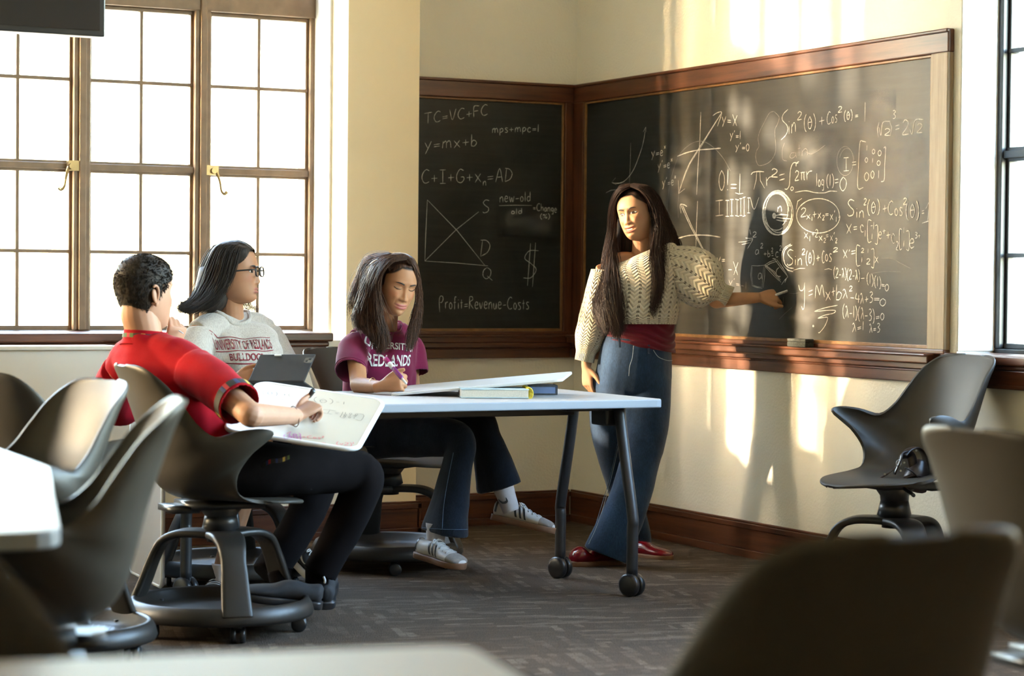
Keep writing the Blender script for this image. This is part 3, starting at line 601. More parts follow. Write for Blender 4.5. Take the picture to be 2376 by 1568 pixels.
wr(BR, cb2, c4, [('k^2', 1182, 885, 1275, 880, 100), ('-4', 1262, 915, 1362, 935, 105), ('k+3', 1370, 945, 1500, 925, 115), ('=', 1515, 925, 1575, 930, 100), ('0', 1580, 965, 1640, 965, 80)], w=.0044)
wr(BR, cb2, c4, [('(k-1)(k-3)', 1182, 1080, 1515, 1130, 125), ('=', 1535, 1125, 1575, 1120, 100), ('0', 1588, 1115, 1622, 1115, 75)], w=.0042)
wr(BR, cb2, c4, [('k=1', 1285, 1245, 1405, 1225, 95), ('k=3', 1468, 1255, 1578, 1245, 95)], w=.0042)
wr(BR, cb2, c4, [[(1125, 960), (1000, 985), (880, 1025), (1000, 1015), (1100, 1015), (1080, 1045), (990, 1065), (915, 1100), (980, 1090), (1020, 1095), (990, 1180), (935, 1250), (920, 1250)], ell(865, 1182, 6, 8)], chalk_m, .004, 'chalk_squiggle')
for ln in ([(1590, 455), (1700, 460), (1800, 510), (1915, 570)], [(1480, 620), (1620, 598), (1800, 600)], [(500, 1110), (560, 1050), (640, 980)], [(600, 830), (660, 835), (715, 825)]): wr(BR, cb2, c4, [ln], chalk_dim, .0025, 'chalk_smudge')
# wiped patches of chalk dust
dm, dt, db = nodes('chalk_film'); S(db, col=(.30, .30, .31), rough=1.0, spec=0)
_n = nd(dt, 'TexNoise', Vector=coords(dt, (2, 2, 6)), Scale=3.0, Detail=5.0)
_g = nd(dt, 'UVMap'); _gr = dt.nodes.new('ShaderNodeTexGradient'); _gr.gradient_type = 'SPHERICAL'; _mp = dt.nodes.new('ShaderNodeMapping')
_mp.inputs['Location'].default_value = (-1, -1, 0); _mp.inputs['Scale'].default_value = (2, 2, 1); dt.links.new(_g.outputs[0], _mp.inputs[0]); dt.links.new(_mp.outputs[0], _gr.inputs[0])
_al = mth(dt, 'MULTIPLY', ramp(dt, _n.outputs[0], [(.35, (0, 0, 0)), (.75, (.5,)*3)]), ramp(dt, _gr.outputs['Fac'], [(.0, (0, 0, 0)), (.5, (1, 1, 1))]))
dt.links.new(_al, db.inputs['Alpha'])
def film(B, root, quad, k):
    q = np.array([B.fn(*k(*p)) for p in quad])+B.n*.0006
    loc_build(MB().add(q, [(0, 1, 2, 3)], np.array([(0, 0), (1, 0), (1, 1), (0, 1)])), 'chalk_smudge', dm, root)
film(BL, cb1, [(430, 700), (760, 700), (760, 880), (430, 880)], c1)
for q in ([(1250, 20), (1560, 20), (1560, 520), (1250, 520)], [(1650, 500), (1900, 500), (1900, 1000), (1650, 1000)], [(1150, 350), (1750, 350), (1700, 1200), (1150, 1200)], [(250, 450), (1000, 450), (1000, 900), (250, 900)], [(420, 700), (1000, 700), (1000, 1100), (420, 1100)]): film(BR, cb2, q, c3)
film(BR, cb2, [(550, 600), (1150, 600), (1150, 1250), (550, 1250)], c4); film(BR, cb2, [(900, 600), (1500, 600), (1450, 1560), (900, 1560)], c2)

# eraser on the ledge
e = thing('chalkboard_eraser', pX(1858, 797, -.057)*V(1, 1, 0)+V(0, 0, .9165), 'dusty black felt eraser lying on the ledge of the large board', 'eraser')
MB().box((-.024, -.065, .0), (.02, .065, .022)).build('felt', plain('felt', (.05, .055, .05), 1, .4, 150, .8, bs=300, dist=.003), e, bevel=.004)
MB().box((-.024, -.066, .022), (.02, .066, .034)).build('grip', plain('eraser_back', (.07, .075, .07), .9, .3, 80, .3), e, bevel=.004)
# wall display hanging at the left
tv = thing('display_screen', pY(238, 88, -2.5)+V(-.62, 0, 0), 'dark slab of a hanging display at the upper left corner', 'screen')
MB().box((-.62, -.03, 0), (.62, .03, .72)).build('casing', black_plastic, tv, bevel=.004)
MB().box((-.6, -.034, .02), (.6, -.03, .70)).build('screen_glass', plain('screen', (.01, .01, .012), .25, .05, 5), tv)
MB().box((-.04, .03, .2), (.04, .09, .5)).tube([(0, .07, .35), (0, .07, CEIL-tv.location[2]+.005)], .025, 12, smooth=False).build('ceiling_mount', black_metal, tv)
# the world outside
out_m = plain('exterior_paving', (.62, .50, .34), .95, .1, 2); stone_m = plain('exterior_stone', (.62, .57, .50), .95, .08, 3, .3, bs=40)
props(MB().box((-60, -60, -1.3), (60, 60, -1.2)).build('exterior_ground', out_m), **ST)
w = props(MB().box((.36, .5, -1.2), (9, .9, 7)).build('exterior_wing', plain('mortar', (.33, .30, .26), .95)), **ST)
sb = MB().box((-.345, -.03, -.16), (.345, .03, .16)).mesh('stone_block'); sb.materials.append(stone_m)
for j in range(14):
    for i in range(11):
        o = link(sb, 'stone_block', [], w); o.location = (.75+i*.71+(.35 if j % 2 else 0), .47+rng.uniform(-.004, .004), -.4+j*.335)
props(MB().box((-8.2, .62, 2.90), (-3.5, .78, 3.10)).build('shade_beam', stone_m), **ST)  # unseen beam, added to cast the dark band across the right board
props(MB().box((-9.68, 3.5, -1.2), (-7.2, 9, 9)).box((-9.6, 3.6, 9), (-7.3, 8.9, 9.3)).build('sun_blocker', stone_m), **ST)  # unseen block, added to keep the sun off the wall near the corner
for x_, r_ in ((-5.66, .055),): props(MB().tube([(x_, .7, -1.2), (x_, .7, 5)], r_, 14, smooth=False).build('shade_post', stone_m, None, True), **ST)  # unseen post, added for an upright shadow bar on the right wall
props(MB().box((-40, 2.5, -1.2), (-16.9, 6, 10)).box((-39.8, 2.7, 10), (-17.1, 5.8, 10.3)).build('sun_blocker', stone_m), **ST)  # second unseen block, added to end the sun patch and shade the far window
# ============================================================ FURNITURE
SHELL = np.array([  # centre y,z | edge x,y,z  (chair faces +y)
 (.275, .425, .02, .275, .425), (.262, .432, .10, .245, .432), (.21, .441, .175, .185, .440), (.13, .446, .222, .10, .446),
 (.05, .447, .238, .03, .455), (-.03, .447, .236, -.02, .480), (-.10, .450, .240, -.025, .545), (-.155, .460, .262, .015, .615),
 (-.195, .485, .300, .07, .672), (-.222, .525, .305, .045, .690), (-.238, .575, .278, -.03, .682), (-.250, .622, .252, -.10, .662),
 (-.264, .680, .232, -.155, .700), (-.282, .735, .216, -.200, .762), (-.302, .795, .200, -.245, .822), (-.320, .845, .182, -.288, .862),
 (-.334, .876, .142, -.316, .884), (-.340, .887, .05, -.338, .890)])
def make_shell():
    c = catmull(SHELL, 64); nu = 41; u = np.linspace(-1, 1, nu); g = np.zeros((64, nu, 3))
    t = np.abs(u)*np.pi/2
    for i, (cy_, cz, bx, by, bz) in enumerate(c):
        sx = np.sin(t)*np.sign(u); k = 1-np.cos(t)
        g[i, :, 0] = bx*sx; g[i, :, 1] = cy_+(by-cy_)*k; g[i, :, 2] = cz+(bz-cz)*k
    # armrest tips curl outwards
    return g
def lathe(mb, prof, n=48, c=(0, 0, 0)):
    p = np.asarray(prof, float); th = np.arange(n)*2*np.pi/n
    g = np.stack([p[:, 0:1]*np.cos(th), p[:, 0:1]*np.sin(th), np.repeat(p[:, 1:2], n, 1)], 2)+V(*c)
    return mb.grid(g, True)
_sh = MB().grid(make_shell()).mesh('seat_shell')
def caster_bm(mb, c, ang, r=.026):
    d = V(math.cos(ang), math.sin(ang), 0); s = V(-d[1], d[0], 0); cc = V(c[0], c[1], r)
    for k in (-1, 1):
        mb.tube([cc+s*k*.006, cc+s*k*.010, cc+s*k*.021, cc+s*k*.024], [r*.9, r, r, r*.8], 18, smooth=False, nor=(0, 0, 1))
    mb.tube([cc+V(0, 0, r*.3), cc+V(0, 0, c[2]-r)], .008, 8, smooth=False)
    mb.tube([cc-s*.015+V(0, 0, r+.004)+d*.006, cc+s*.015+V(0, 0, r+.004)+d*.006], .014, 8, smooth=False)
PROTO = {}
def make_chair(pos, facing, label, group='rolling classroom chairs', name='classroom_chair', full=True, swivel=0.0, lift=0.0):
    f = nrm(facing); rz = math.atan2(f[1], f[0])-math.pi/2
    root = thing(name, (pos[0], pos[1], 0), label, 'chair', group, rz)
    if not PROTO:
        PROTO['seat_shell'] = _sh
        m = MB(); m.tube([(0, 0, .36), (0, 0, .385), (0, 0, .43)], [.05, .052, .085], 20, smooth=False, nor=(1, 0, 0))
        m.box((-.10, -.13, .415), (.10, .12, .437)); m.box((-.085, -.19, .405), (.085, -.10, .425))
        m.tube([(-.1, .03, .42), (-.17, .05, .41), (-.2, .06, .405)], .007, 8); PROTO['seat_mount'] = m.mesh('seat_mount')
        m = MB(); m.tube([(0, 0, .30), (0, 0, .335), (0, 0, .345), (0, 0, .40)], [.045, .045, .062, .050], 24, smooth=False, nor=(1, 0, 0)); PROTO['hub'] = m.mesh('hub')
        m = MB(); path = [(.0, .322), (.08, .326), (.15, .320), (.202, .292), (.236, .232), (.264, .16), (.297, .085)]
        q = catmull(np.array(path), 30); tt = np.gradient(q, axis=0); tt /= np.linalg.norm(tt, axis=1)[:, None]
        wd_ = np.interp(np.linspace(0, 1, 30), [0, .3, .6, 1], [.060, .054, .042, .052]); th = np.arange(16)*2*np.pi/16
        g = np.zeros((30, 16, 3)); ex = lambda v, e: np.sign(v)*np.abs(v)**e
        for i in range(30):
            nn = V(-tt[i][1], tt[i][0]); a = ex(np.cos(th), .45)*wd_[i]; b = ex(np.sin(th), .45)*.014
            g[i, :, 0] = a; g[i, :, 1] = q[i][0]+nn[0]*b; g[i, :, 2] = q[i][1]+nn[1]*b
        m.grid(g, True, (True, True)); PROTO['leg'] = m.mesh('leg')
        m = MB(); lathe(m, [(0, .062), (.10, .064), (.235, .070), (.262, .082), (.276, .108), (.284, .116), (.294, .114), (.305, .095), (.312, .07), (.306, .058), (.27, .055), (0, .052)], 64); PROTO['storage_tray'] = m.mesh('storage_tray')
        m = MB()
        for i in range(-5, 6):
            for j in range(4):
                p = V(i*.026+(.013 if j % 2 else 0), -.17-j*.015, .0715+j*.0)
                m.add(p+np.array([(math.cos(a)*.0042, math.sin(a)*.0042, 0) for a in np.arange(8)*math.pi/4]), [tuple(range(8))])
        PROTO['drain_holes'] = m.mesh('drain_holes')
        m = MB(); caster_bm(m, (0, 0, .085), 0); PROTO['caster'] = m.mesh('caster')
        for k, mat in (('seat_shell', shell_m), ('seat_mount', black_plastic), ('hub', black_plastic), ('leg', base_m), ('storage_tray', base_m), ('drain_holes', black_plastic), ('caster', black_plastic)):
            PROTO[k].materials.append(mat); PROTO[k].polygons.foreach_set('use_smooth', [True]*len(PROTO[k].polygons))
    def put(k, rot=0, loc=(0, 0, 0), par=root):
        o = bpy.data.objects.new(k, PROTO[k]); COL.objects.link(o); o.parent = par; o.rotation_euler = (0, 0, rot); o.location = loc; return o
    s = put('seat_shell', 0, (0, 0, lift)); m = s.modifiers.new('s', 'SOLIDIFY'); m.thickness = .011; m.offset = 0
    m = s.modifiers.new('b', 'BEVEL'); m.width = .003; m.segments = 2; m.limit_method = 'ANGLE'; m.angle_limit = 1.2
    o = put('seat_mount', 0, (0, 0, lift)); o = put('hub')
    for k in range(3):
        a = math.radians(120*k)+swivel; g = put('leg', a); m = g.modifiers.new('b', 'BEVEL'); m.width = .004; m.segments = 2; m.limit_method = 'ANGLE'
    put('storage_tray', swivel); put('drain_holes', swivel+math.pi)
    for k in range(5):
        a = math.radians(72*k+20)+swivel; put('caster', rng.uniform(0, 6), (.262*math.cos(a), .262*math.sin(a), 0))
    return root
def fdir(a, b): return RH*a+WH*b
# man's chair, the two girls' chairs, loose chairs
cM = make_chair(P(512, 1210, 7.50), fdir(.90, .44), 'grey rolling chair under the man in red, round storage base in full view', swivel=math.radians(-98))
cG2 = make_chair(P(900, 1140, 9.22), fdir(.86, -.5), 'grey rolling chair under the woman in the purple T-shirt', swivel=math.radians(20))
cG1 = make_chair(P(545, 1150, 8.62), fdir(.5, -.86), 'grey rolling chair behind the man, carrying the woman in the pale grey T-shirt', swivel=math.radians(30))
cR1 = make_chair(P(2075, 1192, 8.13), fdir(-.88, -.42), 'grey rolling chair by the right wall with black leather straps on its seat', swivel=math.radians(75), lift=.03)
cR2 = make_chair(P(2535, 1200, 4.62), fdir(.86, .50), 'blue-lit grey chair at the right edge of the picture, seen from behind', swivel=0)
cF = make_chair(P(1735, 1600, 2.86), fdir(-.48, .88), 'large blurred chair back in the lower right foreground')
cA = make_chair(P(20, 1420, 4.45), fdir(-.98, -.20), 'narrow side-on chair back right of the left table corner', swivel=1, lift=.04)
cB = make_chair(P(-15, 1300, 6.05), fdir(-.80, -.60), 'olive-lit grey chair at the left table showing the inside of its back')
cC = make_chair(P(130, 1250, 6.95), fdir(.60, .80), 'dark chair at the left edge, behind the olive-lit chair')
cN = make_chair(P(115, 1850, 3.0), fdir(.60, .80), 'nearest dark chair in the lower left corner, below the left table corner')

# ------------------------------------------------ main table
TX0, TX1, TY0, TY1, TZ = -2.76, -.985, -2.492, -1.60, .74
tb = thing('classroom_table', ((TX0+TX1)/2, (TY0+TY1)/2, 0), 'white rectangular table with black casters in the middle of the group', 'table')
o_ = V((TX0+TX1)/2, (TY0+TY1)/2, 0)
def slab(mb, poly, z0, z1, r=.03, n=5):
    """rounded polygon prism"""
    poly = [V(*p) for p in poly]; pts = []
    for i, p in enumerate(poly):
        a = poly[i-1]; b = poly[(i+1) % len(poly)]; da = nrm(a-p); db_ = nrm(b-p)
        for t in np.linspace(0, 1, n): pts.append((1-t)**2*(p+da*r)+2*t*(1-t)*p+t*t*(p+db_*r))
    k = len(pts); v = [(p[0], p[1], z) for z in (z0, z1) for p in pts]
    return mb.add(v, [tuple(range(k))[::-1], tuple(range(k, 2*k))]+[(i, (i+1) % k, k+(i+1) % k, k+i) for i in range(k)])
rect = lambda x0, x1, y0, y1: [(x0, y0), (x1, y0), (x1, y1), (x0, y1)]
hx, hy = (TX1-TX0)/2, (TY1-TY0)/2
slab(MB(), rect(-hx, hx, -hy, hy), .709, .7395).build('edge_band', lam_edge, tb, bevel=.004)
slab(MB(), rect(-hx+.002, hx-.002, -hy+.002, hy-.002), .7385, .7405).build('tabletop', white_lam, tb)
for sx in (-1, 1):
    X = hx-.085 if sx > 0 else -hx+.13
    for sy, top, ben in ((-1, -.255, -.370), (1, .085, .195)):
        if sx < 0: top, ben = (-.2 if sy < 0 else .12), (-.33 if sy < 0 else .175)
        x = X
        l = MB().tube([(x, top, .708), (x, (top+ben)/2, .50), (x, ben, .30), (x, ben, .25), (x, ben, .075)], .0215, 18, seg=24)
        l.tube([(x, ben, .08), (x, ben, .05)], .008, 8, smooth=False)
        lo = l.build('leg', black_metal, tb, True)
        m = MB(); cc = V(x+.0, ben, .043); d = nrm(V(.35, -.9, 0)); s = nrm(V(.9, .35, 0))
        for k in (-1, 1): m.tube([cc+s*k*.004, cc+s*k*.007, cc+s*k*.026, cc+s*k*.031], [.038, .043, .043, .034], 24, smooth=False, nor=(0, 0, 1))
        m.box((-.012, -.02, .05), (.012, .02, .086), c=V(cc[0], cc[1], 0)); m.build('caster', black_plastic, lo, True)
m = MB().box((-hx+.15, -.03, .66), (hx-.15, .03, .70)).box((hx-.30, -.25, .688), (hx-.05, .13, .708)).box((-hx+.05, -.25, .688), (-hx+.25, .13, .708)); m.build('under_frame', black_metal, tb, bevel=.004)
m = MB().box((hx-.13, -.24, .63), (hx-.04, -.12, .70)).tube([(hx-.05, -.13, .645), (hx-.02, -.06, .645)], .012, 12, smooth=False); m.build('latch', black_plastic, tb, bevel=.008)
# white panel hanging at the table's left end
pp = [pz(322, 1340, .05), pz(384, 1388, .05)]
a = V(-2.70, -1.815, 0); b = V(-2.665, -1.33, 0); nn = nrm(np.cross(b-a, ZU))
pn = thing('hanging_whiteboard', (a+b)/2+V(0, 0, .045), 'narrow white board hanging upright at the left end of the table', 'whiteboard')
def upr(mb, lo, hi, t0, t1, r):
    L = np.linalg.norm(b-a); e = (b-a)/L; poly = rect(lo, hi, .045+r*.0, .705); base = (a+b)/2+V(0, 0, .045)
    sub = MB(); slab(sub, poly, t0, t1, .03); v = np.vstack(sub.v)
    w_ = a+np.outer(v[:, 0], e)+np.outer(v[:, 1], ZU)+np.outer(v[:, 2], nn)-base
    return mb.add(w_, sub.f)
upr(MB(), 0, np.linalg.norm(b-a), -.006, .006, 0).build('panel', white_lam, pn)
L_ = np.linalg.norm(b-a)
ed = MB(); ee = (b-a)/L_; bs = (a+b)/2+V(0, 0, .045)
ed.tube([a+ZU*z-bs for z in (.705, .08)]+[a+ee*.01+ZU*.052-bs, a+ee*.03+ZU*.045-bs]+[b-ee*.03+ZU*.045-bs, b-ee*.01+ZU*.052-bs]+[b+ZU*z-bs for z in (.08, .705)], .0085, 10, smooth=False)
ed.build('edge_trim', wb_edge, pn, True)

# ------------------------------------------------ other tables (blurred, foreground)
q = [pz(118, 1082, .74), pz(142, 1232, .74)]
lt = thing('classroom_table', (q[0][0]-.9, (q[0][1]+q[1][1])/2, 0), 'sun-bleached white table corner reaching in from the left edge', 'table')
lo_ = V(*lt.location)
pA = pz(20, 1046, .74); pB = pz(10, 1236, .74)
dirA = nrm(pA-q[0]); dirB = V(-1, .0, 0)
poly = [q[0]-lo_, q[1]-lo_, q[1]+V(-1.5, .05, 0)-lo_, q[0]+dirA*1.7-lo_]
slab(MB(), [p[:2] for p in poly][::-1], .709, .7395, .07).build('edge_band', lam_edge, lt, bevel=.004)
slab(MB(), [p[:2]*.998 for p in poly][::-1], .7385, .7405, .07).build('tabletop', white_lam, lt)
def legs(root, pts):
    for x, y in pts:
        l = MB().tube([(x*.9, y*.8, .708), (x, y, .3), (x, y, .07)], .0215, 14).build('leg', black_metal, root, True)
        m = MB(); cc = V(x, y, .043)
        for k in (-1, 1): m.tube([cc+V(k*.004, 0, 0), cc+V(k*.03, 0, 0)], .042, 18, smooth=False, nor=(0, 0, 1))
        m.build('caster', black_plastic, l, True)
legs(lt, [(.55, .45), (.45, -.5), (-.5, .5), (-.5, -.5)])
q = [pz(-700, 1560, .74), pz(1085, 1496, .74), pz(1215, 1575, .74)]
ft = thing('classroom_table', (q[1][0]-.35, q[1][1]-.45, 0), 'blurred white tabletop along the bottom edge of the picture', 'table')
lo_ = V(*ft.location)
poly = [q[0]-lo_, q[1]-lo_, q[2]-lo_, q[2]+nrm(q[2]-q[1])*.55-lo_, q[0]+nrm(q[2]-q[1])*.8-lo_]
poly = [p[:2] for p in poly]
slab(MB(), poly[::-1], .709, .7395, .05).build('edge_band', lam_edge, ft, bevel=.004)
slab(MB(), [p*.998 for p in poly][::-1], .7385, .7405, .05).build('tabletop', white_lam, ft)
legs(ft, [(.1, .1), (.2, -.4), (-.5, .0), (-.45, -.45)])

# ------------------------------------------------ things on the table
# the man's whiteboard on his lap and the table edge
wc = [P(883, 930, 7.76), P(838, 1047, 7.30), None, P(592, 886, 7.80)]; wc[2] = wc[3]+wc[1]-wc[0]  # TR, BR, BL, TL
pos0 = V(*np.mean(wc, 0))
e1 = nrm(wc[0]-wc[3]+wc[1]-wc[2]); e2 = wc[3]-wc[2]+wc[0]-wc[1]; e2 = nrm(e2-e1*(e2@e1)); e3 = np.cross(e1, e2)
if e3[2] < 0: e3 = -e3
hu, hv = np.linalg.norm(wc[0]-wc[3]+wc[1]-wc[2])/4, np.linalg.norm(wc[3]-wc[2]+wc[0]-wc[1])/4
wbl = thing('handheld_whiteboard', pos0, "tilted whiteboard on the man's lap with handwritten equations in black and red", 'whiteboard')
WB = dict(pos0=pos0, e1=e1, e2=e2, e3=e3, hu=hu, hv=hv)
def onplane(mb, sub): v = np.vstack(sub.v); return mb.add(np.outer(v[:, 0], e1)+np.outer(v[:, 1], e2)+np.outer(v[:, 2], e3), sub.f)
s_ = MB(); slab(s_, rect(-hu, hu, -hv, hv), -.005, .005, .045, 8); onplane(MB(), s_).build('panel', wb_m, wbl)
rim = []
for (cx, cy_, a0) in ((hu-.045, hv-.045, 0), (-hu+.045, hv-.045, 90), (-hu+.045, -hv+.045, 180), (hu-.045, -hv+.045, 270)):
    for a in np.linspace(a0, a0+90, 8): rim.append(e1*(cx+.045*math.cos(math.radians(a)))+e2*(cy_+.045*math.sin(math.radians(a))))
rim.append(rim[0]); MB().tube(rim, .008, 10, smooth=False, caps=False).build('edge_trim', wb_edge, wbl, True)
def onwb(x, y):
    d = ray(x, y); t = ((pos0+e3*.0058-CAM)@e3)/(d@e3); return CAM+d*t
BW = Board(onwb, tuple(e3))
c6 = crop(560, 860, 6.6)
ink = plain('black_marker_ink', (.03, .025, .022), .5); inkr = plain('red_marker_ink', (.45, .02, .06), .5); inkp = plain('purple_marker_ink', (.30, .02, .22), .5)
def ww(items, mat, w=.0022):
    mb = MB()
    for it in items:
        if isinstance(it[0], str):
            a_ = c6(it[1], it[2]); b_ = c6(it[3], it[4]); BW.text(mb, it[0], a_[0], a_[1], b_[0], b_[1], it[5]/6.6, w)
        else: BW.ribbon(mb, [c6(*p) for p in it], w)
    loc_build(mb, 'marker_writing', mat, wbl)
ww([('n^2(q)', 165, 340, 545, 385, 60), ('+C', 630, 385, 800, 410, 50), ('(', 1115, 470, 1160, 475, 65), ('q', 1200, 490, 1310, 495, 60), (')', 1350, 500, 1400, 500, 65), ('-', 1450, 505, 1500, 510, 60), ('1', 1560, 520, 1585, 520, 40)], ink)
ww([[(1245, 600), (1350, 605), (1455, 622)], [(1355, 610), (1320, 660)], [(1255, 650), (1320, 660), (1390, 670)], [(1435, 645), (1500, 650)], [(1430, 660), (1490, 668)], [(1555, 632), (1535, 680), (1515, 715), (1585, 730)], [(1770, 660), (1875, 682), (1830, 765), (1740, 752)], ('1 0 0', 1590, 665, 1780, 690, 25), ('0 1 0', 1575, 690, 1755, 712, 24), ('0 0 1', 1565, 715, 1730, 742, 24)], ink)
ww([('a - b', 390, 570, 670, 610, 45), ('= - x', 330, 450, 650, 455, 30)], ink, .0016)
ww([('(q)', 735, 1000, 905, 1015, 50), ('[203]', 655, 1035, 905, 1065, 45)], inkp, .0034); ww([('+Cos^2', 930, 1030, 1255, 1055, 38), ('x ,', 1225, 1115, 1420, 1135, 24), ('(v2)^1', 1460, 1135, 1710, 1155, 45), ('r', 700, 975, 760, 950, 30)], inkr, .003)
# whiteboard propped on the books in front of the woman in purple
bt = [pz(792, 915, .743), P(1300, 880, 8.35), P(1306, 886, 8.45), ]
f0 = pz(905, 916, .744); f1 = P(1305, 882, 8.36)
far = V(.12, .42, 0)
g = (f1-f0); L1 = np.linalg.norm(g); g = g/L1; h_ = nrm(far-g*(far@g)); n_ = np.cross(g, h_)
wb2 = thing('handheld_whiteboard', f0, 'grey-edged whiteboard seen edge-on, propped on the notebook on the table', 'whiteboard')
s_ = MB(); slab(s_, rect(0, L1, 0, .40), -.005, .005, .03, 6); v = np.vstack(s_.v)
MB().add(np.outer(v[:, 0], g)+np.outer(v[:, 1], h_)+np.outer(v[:, 2], n_), s_.f).build('panel', wb_edge, wb2, bevel=.002)
# notebook with yellow coil and dark book below
nb = thing('spiral_notebook', pz(1180, 922, .742)+V(-.02, .03, 0), 'thick pale notebook with a yellow spiral under the propped whiteboard', 'notebook')
rzn = math.radians(5); cover = plain('blue_paper_cover', (.34, .43, .46), .6, .25, 12); paper = plain('paper', (.5, .47, .40), .8, .1, 300)
MB().box((-.15, -.08, 0), (.10, .12, .004)).box((-.15, -.08, .030), (.10, .12, .034)).build('cover', cover, nb, bevel=.001)
MB().box((-.148, -.078, .004), (.098, .118, .030)).build('pages', paper, nb)
m = MB()
for k in range(14):
    y = -.075+k*.0145; th = np.linspace(0, 2*np.pi, 13); m.tube([(.102+.014*math.cos(t), y, .018+.021*math.sin(t)) for t in th], .0018, 6, smooth=False)
m.build('spiral', plain('yellow_wire', (.70, .52, .04), .35), nb, True)
nb.rotation_euler = (0, 0, math.radians(-22))
bk = thing('dark_book', pz(1262, 914, .742)+V(.0, .02, 0), 'small dark charcoal book right of the yellow spiral', 'book')
MB().box((-.055, -.07, 0), (.055, .07, .005)).box((-.055, -.07, .03), (.055, .07, .036)).box((.048, -.07, .0), (.055, .07, .036)).build('cover', plain('charcoal_cover', (.035, .035, .04), .7, .3, 60, .3), bk, bevel=.001)
MB().box((-.053, -.068, .005), (.05, .068, .030)).build('pages', plain('blue_pages', (.12, .16, .28), .8), bk)
bk.rotation_euler = (0, 0, math.radians(-22))
# tablet in a folding case
ta, tb_, tc_, td = P(604, 824, 8.42), P(733, 823, 8.42), P(706, 886, 8.30), P(575, 886, 8.30)
tab = thing('tablet', (tc_+td)/2, 'black tablet in a folding stand case in front of the woman in grey', 'tablet')
cen = V(*tab.location); n1 = nrm(np.cross(tb_-ta, td-ta)); n1 = n1 if n1@CW < 0 else -n1
def quadslab(p, th, nn): p = [V(*x)-cen for x in p]; v = [x+nn*th/2 for x in p]+[x-nn*th/2 for x in p]; return MB().add(v, [(0, 1, 2, 3), (7, 6, 5, 4), (0, 4, 5, 1), (1, 5, 6, 2), (2, 6, 7, 3), (3, 7, 4, 0)])
tcase = plain('tablet_case', (.011, .009, .008), .7, .1, 40, .1)
# overall screen slab then stand flap
quadslab([ta, tb_, tc_, td], .010, n1).build('case_back', tcase, tab, bevel=.004)
fl = [tc_, td, P(590, 905, 7.99+.2), P(738, 903, 7.99+.2)]
fl = [td, tc_, pz(738, 908, .744), pz(598, 908, .744)]
n2 = nrm(np.cross(fl[1]-fl[0], fl[2]-fl[1])); quadslab(fl, .006, n2).build('stand_flap', tcase, tab, bevel=.002)
ex = nrm(tb_-ta); ey = nrm(ta-td)
cm = P(716, 840, 8.36)-cen+n1*.007
m = MB(); s_ = MB(); slab(s_, rect(-.015, .015, -.015, .015), 0, .003, .008); v = np.vstack(s_.v); m.add(cm+np.outer(v[:, 0], ex)+np.outer(v[:, 1], ey)+np.outer(v[:, 2], n1), s_.f); co_ = m.build('camera_module', plain('camera_glass', (.10, .095, .09), .2), tab)
m = MB()
for dx, dy in ((.006, .006), (-.005, -.005)): m.tube([cm+ex*dx+ey*dy+n1*.002, cm+ex*dx+ey*dy+n1*.005], .0045, 12, smooth=False)
m.build('lens', black_plastic, co_)
pc = P(645, 826, 8.41)-cen+n1*.004; MB().tube([pc-ex*.013, pc+ex*.013], .004, 8, smooth=False).build('stylus_clip', plain('pale_plastic', (.6, .58, .55), .4), tab)

# black leather straps on the right-hand chair
sp = P(2095, 1095, 8.12); st = thing('leather_harness', sp*V(1, 1, 0)+V(0, 0, .452), 'coiled black leather harness with rivets on the right-wall chair', 'harness')
leath = plain('black_leather', (.020, .012, .011), .32, .3, 60, .3, bs=300); o0 = V(*st.location)
def pp_(x, y, D=8.1): return P(x, y, D)-o0
def strap(pts, w, D=8.1, name='strap'):
    p = [pp_(x, y, D+dz) for x, y, dz in pts]; q = catmull(np.array(p), len(p)*6)
    g_ = tube_grid(q, w, 10, smooth=False, flat=.3, nor=CU); MB().grid(g_, True, (True, True)).build(name, leath, st, True, local=True)
strap([(1992, 1118, 0), (2010, 1120, 0), (2035, 1112, 0), (2060, 1098, 0), (2085, 1078, .02)], .012)
strap([(2075, 1100, 0), (2088, 1070, 0), (2092, 1058, .02), (2112, 1056, .05), (2120, 1080, .05), (2140, 1110, .05)], .018)
strap([(2095, 1058, .02), (2110, 1043, .05), (2130, 1040, .08), (2145, 1060, .1), (2150, 1100, .1)], .016)
strap([(2085, 1120, -.02), (2110, 1105, -.02), (2140, 1110, 0), (2165, 1125, .02)], .022)
strap([(2080, 1128, -.04), (2115, 1122, -.03), (2150, 1128, -.02)], .016)
strap([(2100, 1085, -.03), (2118, 1095, -.03), (2135, 1115, -.03)], .010)
MB().tube([pp_(2120, 1128, 8.14), pp_(2130, 1100, 8.16), pp_(2138, 1070, 8.18)], [.05, .045, .02], 14).build('pouch', leath, st, True)
m = MB()
for x, y in ((2053, 1100), (2090, 1092), (2098, 1073), (2126, 1045), (2136, 1112)): m.tube([pp_(x, y, 8.08), pp_(x, y, 8.095)], .004, 8, smooth=False)
m.build('rivet', grey_metal, st)
th = np.linspace(0, 2*np.pi, 15); MB().tube([pp_(2085, 1075, 8.085)+CR*.008*math.cos(t)+CU*.012*math.sin(t) for t in th], .002, 6, smooth=False).build('ring', grey_metal, st, True)
